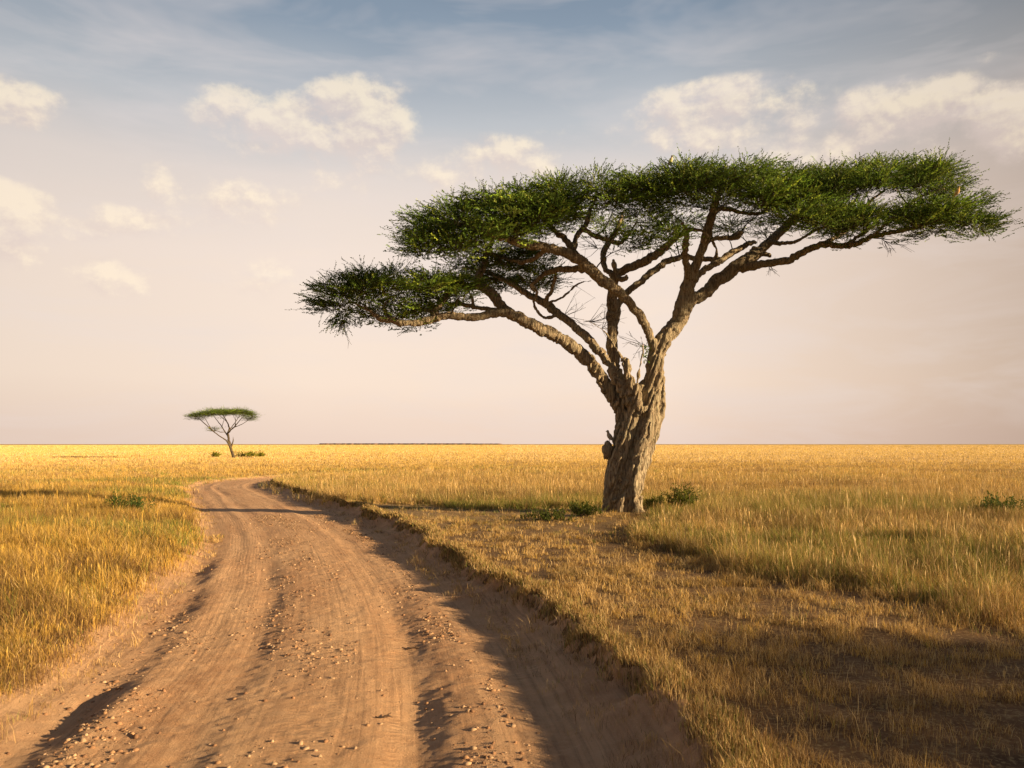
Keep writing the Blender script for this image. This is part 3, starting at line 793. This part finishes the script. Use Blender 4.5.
def remeshed(name, acc, voxel, material, parent, disp=None):
    o = acc.build(name)
    md = o.modifiers.new('r', 'REMESH'); md.mode = 'VOXEL'; md.voxel_size = voxel; md.use_smooth_shade = True
    dg = bpy.context.evaluated_depsgraph_get(); ev = o.evaluated_get(dg); me = bpy.data.meshes.new_from_object(ev)
    bpy.data.objects.remove(o)
    n = len(me.vertices); co = np.empty(n*3, np.float32); me.vertices.foreach_get('co', co); co = co.reshape(-1, 3).astype(float)
    if disp is not None:
        nr = np.empty(n*3, np.float32); me.vertex_normals.foreach_get('vector', nr); nr = nr.reshape(-1, 3)
        co = co+nr*disp(co)[:, None]
        me.vertices.foreach_set('co', co.astype(np.float32).ravel())
    me.polygons.foreach_set('use_smooth', np.ones(len(me.polygons), bool))
    me.materials.clear(); me.materials.append(material); me.name = name
    o = bpy.data.objects.new(name, me); C.objects.link(o); o.parent = parent
    print(name, n)
    return o

def rebase(root):
    """children were built in world metres; keep them there under the Empty at the base"""
    bpy.context.view_layer.update()
    for ch in bpy.data.objects:
        if ch.parent is root and ch.type == 'MESH':
            ch.data.transform(__import__('mathutils').Matrix.Translation(-root.location))

def big_tree():
    base = (3.34, TD, float(ground_z(3.34, TD)[0]))
    root = empty('acacia_tree', base)
    tag(root, 'large flat-topped acacia with a forked trunk and dark green crown standing right of the road', 'tree')
    wood = Acc(); twig = Acc(); leaf = Acc(); limbs = []
    for L in LIMBS:
        Q = smooth_path([P3(p[0], p[1], p[2], p[3]*.93) for p in L], 6, jit=.018, rad_jit=.035 if L[0][3] < 12 else .025)
        seg = 14 if Q[:, 3].max() > .2 else 8
        tube(wood, Q[:, :3], Q[:, 3], seg); limbs.append(Q)
    # dips of the bark are real relief: furrows running up the trunk
    def disp(c):
        tw = c[:, 0]*1.0-.36*c[:, 2]
        low = sstep(6.5, 4.0, c[:, 2])
        a = noise3(tw*7.5, c[:, 1]*6, c[:, 2]*.8, 1); b = noise3(tw*24, c[:, 1]*24, c[:, 2]*2.6, 2); e = noise3(c[:, 0]*5, c[:, 1]*5, c[:, 2]*3, 3)
        return (-.10*(1-np.minimum(1, np.abs(a)*3.2))+.0)*low+.014*b*(.6+.6*low)+.014*e*(.5+.6*low)-.018*(1-np.minimum(1, np.abs(noise3(c[:, 0]*7, c[:, 1]*7, c[:, 2]*5, 6))*4))*(1-low)
    remeshed('trunk', wood, .030, M_bark, root, disp)
    grow_crown(limbs, PADS, wood=None, twig=twig, leafacc=leaf, spr=26)
    # leafless sprays under the crown
    for a in [(768,262,.6,.3,-.5,.45,7),(880,236,-1,.5,-.7,.6,8),(560,318,.4,.6,.25,1.0,9),(582,322,.2,.7,.0,.9,10),(600,330,0,.4,.3,.7,8),(648,346,.1,-.9,.2,.7,8),(770,244,1.5,-.4,.8,1.0,10),(800,236,1.2,.2,.7,.9,14),(830,238,.4,.4,.5,.9,10),
              (540,285,.2,.9,.3,.9,10),(640,225,-.8,.3,-.6,.9,12),(500,262,0,-.6,.5,.9,16),(480,246,.2,-.6,.2,.9,16),(460,300,-.6,-.4,-.3,.6,8),(345,318,-1.6,-.4,-.9,.5,8),(905,226,-1.4,.7,-.4,.45,6),(600,250,.8,-.4,.3,.9,10),(570,222,-1.4,.4,.5,.8,12),(700,244,0,.6,.3,.9,10),(740,222,0,.7,.1,.8,12),(850,232,.3,.3,.4,.8,12)]:
        bare_twigs(twig, *a)
    # little green sprout in the fork and a hanging spray at the left tip
    o1 = np.array([P3(644, 352+rng.uniform(-6, 8), -.35, 1)[:3] for _ in range(14)]); sprigs(leaf, o1, rng.normal(0, 1, (14, 3))+np.array([.3, -.3, .3]), L0=.18, tint=(1.5, 1.4, 1))
    o1 = np.array([P3(338+rng.normal(0, 6)+4, 316+rng.uniform(-8, 6), -1.6, 1)[:3] for _ in range(60)]); sprigs(leaf, o1, rng.normal(0, .35, (60, 3))+np.array([-.5, 0, -.8]), L0=.4)
    o1 = np.array([P3(rng.uniform(975, 990), rng.uniform(215, 229), -1.5+rng.normal(0, .5), 1)[:3] for _ in range(60)]); sprigs(leaf, o1, rng.normal(0, .25, (60, 3))+np.array([.8, 0, -.2]), L0=.4)
    twig.build('branch', M_twig, root); leaf.build('foliage', M_leaf, root)
    # round burl on the left of the trunk
    b = Acc(); a = np.linspace(-np.pi/2, np.pi/2, 12)
    c = np.array(P3(607.5, 450.5, -.05, 1)[:3])
    V = []; Qd = []
    for i, e in enumerate(a):
        for j in range(16):
            th = j/16*2*np.pi; V.append(c+np.array([.17*np.cos(e)*np.cos(th), .17*np.cos(e)*np.sin(th), .28*np.sin(e)]))
    for i in range(11):
        for j in range(16): Qd.append((i*16+j, i*16+(j+1) % 16, (i+1)*16+(j+1) % 16, (i+1)*16+j))
    V = np.array(V); nn = (V-c); V = V+nn*(.25*noise3(V[:, 0]*14, V[:, 1]*14, V[:, 2]*14, 4))[:, None]
    b.add(V, quads=Qd); b.build('burl', M_bark, root, smooth=True)
    rebase(root)
    return root
BIG = big_tree()

def far_tree():
    D0 = 118.0
    def p(px, py, dd, w): return P3(px, py, dd, w, D0)
    L = [[(234.5,459.5,0,3.6),(232,452,0,2.8),(230,446,0,2.6),(229,440,0,2.4),(228,434,.3,2.2),(229,428,.5,1.6),(226,420,.8,1.1),(222,414,1,.8)],
         [(231,449,0,2),(227,441,-.4,1.6),(221,437,-.8,1.2),(212,430,-1.2,1.1),(203,422,-1.6,1),(196,416,-2,.7)],
         [(229,438,0,1.4),(222,427,.8,1.1),(216,419,1.4,.8),(211,413,1.8,.6)],
         [(228,433,.2,1.4),(235,426,-.6,1.1),(241,419,-1.2,.8),(246,414,-1.6,.6)],
         [(230,429,.4,1.1),(236,421,1,.8),(240,415,1.4,.6)],
         [(232,428,-.4,.9),(240,425,-.8,.8),(247,421,-1.2,.7),(253,416,-1.6,.5)],
         [(226,432,-.5,.9),(220,432,-.9,.8),(214,430,-1.1,.6),(209,431,-1.2,.4)],
         [(231,448,0,1.6),(233,441,.1,1.2),(233,437,.2,.5)],
         [(226,421,.8,.8),(219,415,1.6,.7),(214,412,2,.5)],[(236,421,1,.7),(233,415,1.6,.6),(232,411,1.9,.5)],[(212,430,-1.2,.9),(206,420,-1,.7),(203,414,-.8,.5)],[(235,426,-.6,.8),(236,417,-1.6,.6),(238,412,-2,.5)],[(222,427,.8,.8),(224,418,.2,.6),(222,412,0,.5)]]
    wood = Acc(); twig = Acc(); leaf = Acc(); limbs = []
    for l in L:
        Q = smooth_path([p(*q) for q in l], 4, jit=.03); tube(wood, Q[:, :3], Q[:, 3], 8); limbs.append(Q)
    gx_, gy_ = (234.5-512)/F*D0, D0
    root = empty('acacia_tree', (gx_, gy_, float(ground_z(gx_, gy_)[0])))
    tag(root, 'small distant flat-topped acacia standing alone on the plain beyond the bend of the road', 'tree')
    pads = [dict(top=[(188,414.5),(194,412.5),(205,410),(212,408.2),(225,408.5),(240,408.2),(250,410),(253,413.5),(256,416)], thick=4.6, dc=0, dr=4.5, n=280),
            dict(top=[(208,427),(213,426),(219,429)], thick=3, dc=-1, dr=1, n=10), dict(top=[(244,417),(250,416),(256,417)], thick=2.5, dc=-1, dr=1, n=10)]
    for pd in pads:
        pd['top'] = [(a, b-1) for a, b in pd['top']]
    grow_crown(limbs, pads, D0=D0, scale=1.5, spr=26, rk=3.0, twig=twig, leafacc=leaf, mpp=.2)
    remeshed('trunk', wood, .06, M_twig, root)
    twig.build('branch', M_twig, root); leaf.build('foliage', M_leaf, root)
    rebase(root)
far_tree()

def copy_thing(root, loc, rz, sc_, label):
    r = root.copy(); C.objects.link(r); r.location = loc; r.rotation_euler = (0, 0, rz); r.scale = (sc_,)*3; r['label'] = label
    for ch in list(root.children):
        c = ch.copy(); C.objects.link(c); c.parent = r
    return r
# unseen tree copy added outside the frame to shade the near right corner
shade_x, shade_y = 38.0, -10.6
copy_thing(BIG, (shade_x, shade_y, float(plain(np.array([shade_x]), np.array([shade_y]))[0])), R(78), .88, 'unseen copy of the large acacia, added outside the view to shade the near right corner')

# ------------------------------------------------------------------ shrubs
def at(px, py):
    d = CAMZ*F/(py-444.); return (px-512)/F*d, d
def shrub(name, px, py, w, h, label, n=260, tint=(1, 1, 1), cat='shrub', group=None):
    x, y = at(px, py); z = float(ground_z(x, y)[0])
    root = empty(name, (x, y, z)); tag(root, label, cat, group)
    stem = Acc(); leaf = Acc()
    T = []; Dd = []
    for k in range(max(5, n//22)):
        a = rng.uniform(0, 6.28); rr = w/2*rng.random()**.6
        e = np.array([np.cos(a)*rr, np.sin(a)*rr, h*rng.uniform(.45, 1)*(1-.4*(rr/(w/2))**2)])
        b0 = np.array([np.cos(a), np.sin(a), 0])*.05*w; m_ = (b0+e)/2+np.array([0, 0, .1*h])
        tube(stem, [b0-np.array([0, 0, .04]), m_, e], [.010, .007, .004], 4)
        for q in range(22):
            f = rng.uniform(.15, 1); T.append(b0+(e-b0)*f+rng.normal(0, .07, 3)*w*.6); dd = rng.normal(0, .6, 3); dd[2] = abs(dd[2])+.4; Dd.append(dd)
    T = np.array(T); T[:, 2] = np.maximum(T[:, 2], .02)
    s_ = max(1, y/30)
    sprigs(leaf, T, np.array(Dd), L0=.12*s_, nleaf=8, tint=tint, leaf=.04*s_, lw=.014*s_)
    stem.build('stem', M_twig, root); leaf.build('foliage', M_leaf, root)
    return root
shrub('leafy_shrub', 684, 513, 1.3, .85, 'bright leafy green shrub in the grass just right of the big acacia trunk', 620, (1.25, .95, .7))
shrub('leafy_shrub', 655, 511, .9, .42, 'low thin green shrub close against the right side of the big trunk', 260, (1.3, 1.0, .8))
shrub('leafy_shrub', 127, 511, 1.9, .62, 'dark green shrub in the golden grass left of the road', 500, (.7, .75, .7))
shrub('leafy_shrub', 1006, 518, 2.0, .75, 'dark shrub in tall grass at the right edge of the view', 600, (.8, .85, .7))
shrub('leafy_shrub', 247, 457.6, 4.2, .3, 'low wide green shrub right of the distant acacia', 160, (2.6, 1.7, 1.2))
shrub('leafy_shrub', 216, 457.6, 1.5, .3, 'tiny round shrub left of the distant acacia', 60, (2.6, 1.7, 1.2))
shrub('leafy_shrub', 260, 457.4, 1.3, .2, 'small flat shrub rightmost of those beside the distant acacia', 60, (2.6, 1.7, 1.2))
shrub('leafy_shrub', 548, 522, 1.9, .22, 'low dark green weeds on bare ground left of the big trunk', 260, (.95, .75, .7))
shrub('leafy_shrub', 583, 518, 1.4, .34, 'leafy weeds hugging the left foot of the big trunk', 320, (.95, .75, .7))

# far woodland on the horizon
def woodland():
    acc = Acc(); D = 4200.
    for k in range(900):
        px = rng.uniform(322, 500); d = D+rng.uniform(-60, 160); x = (px-512)/F*d; h = rng.uniform(4.0, 5.6)*(1 if px < 470 else .8); w = rng.uniform(9, 18)
        ang = np.arange(8)/8*6.283
        V = [(x+np.cos(a)*w*.55, d+np.sin(a)*w*.55, -1) for a in ang]+[(x+np.cos(a)*w, d+np.sin(a)*w, h*.6) for a in ang]+[(x+np.cos(a)*w*.6, d+np.sin(a)*w*.6, h*rng.uniform(.85, 1.1)) for a in ang]+[(x, d, h*1.1)]
        Q = [(r*8+j, r*8+(j+1) % 8, r*8+8+(j+1) % 8, r*8+8+j) for r in range(2) for j in range(8)]
        T = [(16+j, 16+(j+1) % 8, 24) for j in range(8)]
        acc.add(V, quads=Q, tris=T, col=np.array([.26, .17, .13])*rng.uniform(.85, 1.15))
    o = acc.build('distant_woodland', M_stone); tag(o, 'thin dark strip of far-off woodland on the horizon', 'woodland', kind='stuff')
woodland()

# ------------------------------------------------------------------ birds
def flat_mat(name, c1, c2, scale=30):
    m, t, b = mat(name)
    tc = t.new('ShaderNodeTexCoord').outputs['Object']
    t.lk(t.mix(t.ramp(t.noise(tc, scale, 3), [(.4, 0.0), (.6, 1.0)]), c1, c2), b.inputs['Base Color']); return m
M_grey = flat_mat('grey_feathers', (.30, .28, .25), (.42, .39, .34)); M_dark = flat_mat('dark_feathers', (.12, .11, .095), (.20, .18, .15))
M_pale = flat_mat('cream_feathers', (.70, .55, .33), (.80, .68, .46)); M_tan = flat_mat('tan_feathers', (.62, .38, .15), (.72, .50, .24)); M_beak = flat_mat('beak_horn', (.03, .03, .03), (.08, .07, .05))
def bird(loc, yaw, size, body, headm, label, hunch=0.):
    root = empty('perched_bird', loc); root.rotation_euler = (0, 0, yaw); tag(root, label, 'bird')
    # one skin from tail to crown: (forward, height, half width, half thickness)
    spine = [(-.52, .02, .03, .012), (-.40, .10, .06, .03), (-.26, .22, .11, .09), (-.14, .34, .17, .16), (-.02, .46, .20, .185), (.06, .58, .185, .165), (.10, .68, .13, .12), (.115, .755-.05*hunch, .095, .095), (.14, .82-.08*hunch, .105, .11), (.155, .885-.1*hunch, .10, .105), (.15, .945-.1*hunch, .06, .065), (.145, .962-.1*hunch, .012, .012)]
    P = np.array(spine); c = np.stack([P[:, 0], 0*P[:, 0], P[:, 1]], 1); d = np.gradient(c, axis=0); d /= np.linalg.norm(d, axis=1)[:, None]
    V = []; sg = 14
    for i in range(len(P)):
        up = np.cross(d[i], np.array([0, 1., 0]))
        for j in range(sg):
            a = j/sg*2*np.pi; V.append((c[i]+np.array([0, 1., 0])*np.cos(a)*P[i, 2]+up*np.sin(a)*P[i, 3])*size)
    Q = [(i*sg+j, i*sg+(j+1) % sg, (i+1)*sg+(j+1) % sg, (i+1)*sg+j) for i in range(len(P)-1) for j in range(sg)]
    a = Acc(); a.add(V, quads=Q); a.build('body', body, root, smooth=True)
    for sgn in (-1, 1):                                   # folded wings
        w = Acc(); Vw = []
        for i, (f, h_, hw, ht) in enumerate([(.03, .60, .05, .02), (-.04, .50, .12, .03), (-.16, .36, .11, .03), (-.30, .20, .07, .02), (-.44, .08, .02, .01)]):
            cc = np.array([f, sgn*(np.interp(h_, P[:6, 1], P[:6, 2])*.93), h_])
            for j in range(8):
                a_ = j/8*2*np.pi; Vw.append((cc+np.array([.75, 0, .5])*np.cos(a_)*hw+np.array([0, sgn, 0])*np.sin(a_)*ht)*size)
        Qw = [(i*8+j, i*8+(j+1) % 8, (i+1)*8+(j+1) % 8, (i+1)*8+j) for i in range(4) for j in range(8)]
        w.add(Vw, quads=Qw); w.build('wing', headm, root, smooth=True)
        e = Acc(); tube(e, np.array([(.17, sgn*.085, .885-.1*hunch), (.172, sgn*.11, .887-.1*hunch)])*size, np.array([.018, .012])*size, 8); e.build('eye', M_beak, root)
        l = Acc(); tube(l, np.array([(-.02, sgn*.07, .36), (.0, sgn*.07, .16), (.02, sgn*.07, .0)])*size, np.array([.03, .016, .014])*size, 6)
        for q in (-.5, 0, .5): tube(l, np.array([(.02, sgn*.07, .01), (.11, sgn*.07+q*.08, .0)])*size, np.array([.013, .006])*size, 4)
        l.build('leg', M_beak, root)
    bk = Acc(); tube(bk, np.array([(.23, 0, .87-.1*hunch), (.30, 0, .86-.1*hunch), (.34, 0, .835-.1*hunch)])*size, np.array([.035, .022, .004])*size, 8); bk.build('beak', M_beak, root)
    return root
p = P3(609.5, 442.5, -.05, 1); bird(p[:3], R(200), .40, M_grey, M_dark, 'grey bird perched on the round burl low on the big tree trunk')
p = P3(613.5, 272.0, .0, 1); bird((p[0], p[1]-.1, p[2]), R(250), .42, M_grey, M_dark, 'hunched grey bird sitting in the high fork of the big acacia', hunch=1.)
p = P3(671, 165, -2.6, 1); bird(p[:3], R(-60), .27, M_pale, M_dark, 'pale-breasted bird perched on top of the big acacia crown')
p = P3(957.5, 196.5, -3.3, 1); bird(p[:3], R(-70), .27, M_tan, M_pale, 'tan bird perched among leaves at the right end of the big crown')

# small dark rut marks on the track, added as twig-shaped pieces
M_rut_mark = flat_mat('rut_mark_dark', (.06, .04, .03), (.14, .09, .06))
def rut_mark(px, py, L, ang, label):
    d = (CAMZ+.27)*F/(py-444.); x = (px-512)/F*d; z = float(ground_z(x, d)[0])
    a = Acc(); pts = [(math.cos(ang)*L*f, math.sin(ang)*L*f, .012+.01*math.sin(f*9)) for f in (-.5, -.2, .1, .3, .5)]
    tube(a, pts, [.006, .009, .010, .008, .004], 6); tube(a, [pts[2], (pts[2][0]+.04, pts[2][1]+.05, .03)], [.006, .003], 5)
    o = a.build('rut_mark', M_rut_mark, smooth=True); o.location = (x, d, z); tag(o, label, 'rut_mark')
rut_mark(412, 649, .24, .1, 'small dark rut mark, added as a twig, beside the right wheel rut farther up the road')
rut_mark(384, 722, .15, .3, 'small dark rut mark, added as a twig, in the right wheel rut near the camera')

# ------------------------------------------------------------------ sky, sun, camera
def world():
    w = bpy.data.worlds.new('World'); bpy.context.scene.world = w; w.use_nodes = True
    t = NT(w.node_tree); bg = t.n['Background']
    d = t.new('ShaderNodeTexCoord').outputs['Generated']
    sp = t.new('ShaderNodeSeparateXYZ'); t.lk(d, sp.inputs[0]); X, Y, Z = sp.outputs
    hz = t.m('SQRT', t.m('ADD', t.m('MULTIPLY', X, X), t.m('MULTIPLY', Y, Y)))
    az = t.m('ARCTAN2', X, Y); el = t.m('DIVIDE', Z, t.m('MAXIMUM', hz, .02))
    K = .575
    def c(r, g, b):
        f = lambda v: ((v/255+.055)/1.055)**2.4 if v > 10 else v/255/12.92
        return (f(r)*K, f(g)*K, f(b)*K)
    e2 = t.m('MULTIPLY', el, 1.0)
    nz = t.noise(t.mapping(d, (1.2, 1.2, 5)), 1.5, 4, .55)
    e3 = t.m('ADD', e2, t.m('MULTIPLY', t.m('SUBTRACT', nz, .5), .10))
    grad = t.ramp(e3, [(0, c(243, 217, 200)), (.08, c(251, 227, 208)), (.22, c(248, 227, 210)), (.32, c(231, 217, 207)), (.41, c(193, 195, 198)), (.53, c(137, 152, 168)), (.75, c(72, 94, 124)), (1.0, c(44, 64, 94))])
    sky = t.new('ShaderNodeTexSky', sky_type='NISHITA', sun_disc=False)
    sky.sun_elevation = SUN_EL; sky.sun_rotation = math.pi/2+SUN_AZ; sky.dust_density = 3; sky.air_density = 1.0
    skc = t.mix(1.0, sky.outputs[0], (.08*K/.6, .08*K/.6, .08*K/.6), 'MULTIPLY')
    base = t.mix(.12, grad, skc)
    # sky duller towards the right, and dimmed out of view behind to deepen shadows
    side = t.ramp(t.m('ADD', t.m('MULTIPLY', az, 1/6.2832), .5), [(.0, .28), (.30, .50), (.41, .90), (.46, 1.0), (.53, 1.0), (.57, .80), (.595, .62), (.80, .36), (1.0, .28)])
    hi = t.ramp(el, [(.0, 0.0), (.5, 1.0)])
    warm = t.mix(t.ramp(t.m('ADD', t.m('MULTIPLY', az, 1/6.2832), .5), [(.53, 0.0), (.61, 1.0)]), (1, 1, 1), (1.0, .93, .88))
    base = t.mix(1.0, base, side, 'MULTIPLY'); base = t.mix(1.0, base, warm, 'MULTIPLY')
    # cumulus: soft ellipses broken by noise, brighter on top and on the sunny side
    CL_ = [(15, 95, 75, 28, 1.0), (3, 208, 90, 46, 1.5), (60, 222, 90, 18, .6), (300, 118, 150, 42, .85), (360, 106, 92, 48, 1.0), (238, 97, 62, 22, .85), (330, 150, 170, 40, .5), (503, 158, 80, 34, .85), (440, 175, 120, 34, .5),
           (225, 195, 130, 32, .6), (158, 172, 42, 26, .7), (115, 272, 75, 22, .8), (140, 218, 90, 20, .55), (265, 215, 60, 16, .45), (290, 275, 90, 30, .35), (190, 285, 120, 16, .3),
           (725, 106, 140, 44, .95), (780, 120, 80, 30, .7), (905, 104, 110, 42, 1.05), (1005, 112, 80, 46, 1.05), (860, 145, 260, 40, .55), (1120, 95, 120, 55, .9), (993, 54, 26, 8, .32), (-160, 150, 160, 55, .9), (600, 135, 120, 22, .3)]
    def vm(op, a, b=None, c_=None):
        n = t.n.new('ShaderNodeVectorMath'); n.operation = op
        for i_, v in enumerate((a, b, c_)):
            if v is None: continue
            if isinstance(v, tuple): n.inputs[i_].default_value = v
            else: t.lk(v, n.inputs[i_])
        return n
    cv = t.new('ShaderNodeCombineXYZ'); t.lk(az, cv.inputs[0]); t.lk(el, cv.inputs[1])
    def field(du, dv, noise_only=False):
        P_ = cv.outputs[0] if du == 0 else vm('ADD', cv.outputs[0], (du, dv, 0)).outputs[0]
        n = t.noise(vm('MULTIPLY', P_, (1, 1.2, 1)).outputs[0], 14, 7, .60, 0)
        n_ = t.m('MULTIPLY', t.m('SUBTRACT', n, .5), 1.7)
        if noise_only: return None, n_
        M = None
        for px, py, rx, ry, st_ in CL_:
            ta = (px-512)/F; ca = math.atan(ta); cosa = math.cos(ca); ce = (444-py)/F*cosa; ra = rx/F*cosa*cosa*.84; re = ry/F*cosa*.84
            v_ = vm('MULTIPLY_ADD', P_, (1/ra, 1/re, 0), (-ca/ra, -ce/re, 0)).outputs[0]
            v_ = vm('MAXIMUM', v_, vm('MULTIPLY', v_, (1, .55, 1)).outputs[0]).outputs[0]
            r2 = vm('DOT_PRODUCT', v_, v_).outputs['Value']
            f = t.m('MULTIPLY_ADD', r2, -st_, st_)
            M = t.m('MAXIMUM', 0 if M is None else M, f)
        return M, n_
    M0, n0 = field(0, 0); M1, n1 = field(.010, .024); _, n2_ = field(.004, .008, True)
    # below its middle a cloud thins out slowly, its top is crisp
    M = M0; D0_ = t.m('MULTIPLY_ADD', M0, .62, n0); D2_ = t.m('MULTIPLY_ADD', M1, .62, n1); D1_ = t.m('MULTIPLY_ADD', M0, .62, n2_)
    gate = t.ramp(M, [(.0, 0.0), (.35, 1.0)])
    alpha = t.m('MULTIPLY', t.ramp(D0_, [(.11, 0.0), (.56, 1.0)], 'EASE'), gate)
    lit = t.m('ADD', t.m('ADD', t.m('MULTIPLY', t.m('SUBTRACT', D0_, D1_), 2.2), t.m('MULTIPLY', t.m('SUBTRACT', D0_, D2_), 1.3)), .32, clamp=True)
    ccol = t.mix(lit, c(216, 198, 190), c(255, 237, 208))
    ccol = t.mix(t.m('MULTIPLY', t.m('SUBTRACT', 1, hi), .35), ccol, c(250, 232, 216))
    side2 = t.ramp(t.m('ADD', t.m('MULTIPLY', az, 1/6.2832), .5), [(.0, .5), (.30, .8), (.44, 1.0), (.545, 1.0), (.60, .86), (1.0, .5)])
    ccol = t.mix(1.0, ccol, side2, 'MULTIPLY')
    fin = t.mix(t.m('MULTIPLY', alpha, .66), base, ccol)
    # thin veil
    veil = t.noise(t.mapping(d, (2, 2, 9)), 2.2, 4, .6, .4)
    fin = t.mix(t.m('MULTIPLY', t.ramp(veil, [(.45, 0.0), (.75, 1.0)]), .35), fin, c(226, 214, 210))
    t.lk(fin, bg.inputs['Color']); bg.inputs['Strength'].default_value = 1.0
world()
bpy.context.scene.world.cycles.sampling_method = 'MANUAL'; bpy.context.scene.world.cycles.sample_map_resolution = 256

su = bpy.data.lights.new('Sun', 'SUN'); su.energy = 5.0; su.angle = R(.6); su.color = (1.0, .72, .40)
so = bpy.data.objects.new('Sun', su); C.objects.link(so)
sd = Vector((math.cos(SUN_EL)*math.cos(SUN_AZ), -math.cos(SUN_EL)*math.sin(SUN_AZ), math.sin(SUN_EL)))
so.rotation_euler = sd.to_track_quat('Z', 'Y').to_euler(); so.location = (30, -5, 20)

cam = bpy.data.cameras.new('Camera'); co = bpy.data.objects.new('Camera', cam); C.objects.link(co)
cam.sensor_width = 36; cam.lens = F/1024*36; cam.shift_y = 60/1024; cam.clip_start = .1; cam.clip_end = 40000
co.location = (0, 0, CAMZ); co.rotation_euler = (R(90), 0, 0)
sc = bpy.context.scene; sc.camera = co
sc.view_settings.view_transform = 'Standard'; sc.view_settings.look = 'None'; sc.view_settings.exposure = .92; sc.view_settings.gamma = 1
sc.render.engine = 'CYCLES'; cy = sc.cycles
cy.max_bounces = 4; cy.diffuse_bounces = 2; cy.transmission_bounces = 2; cy.transparent_max_bounces = 4; cy.use_denoising = True
cy.caustics_reflective = False; cy.caustics_refractive = False
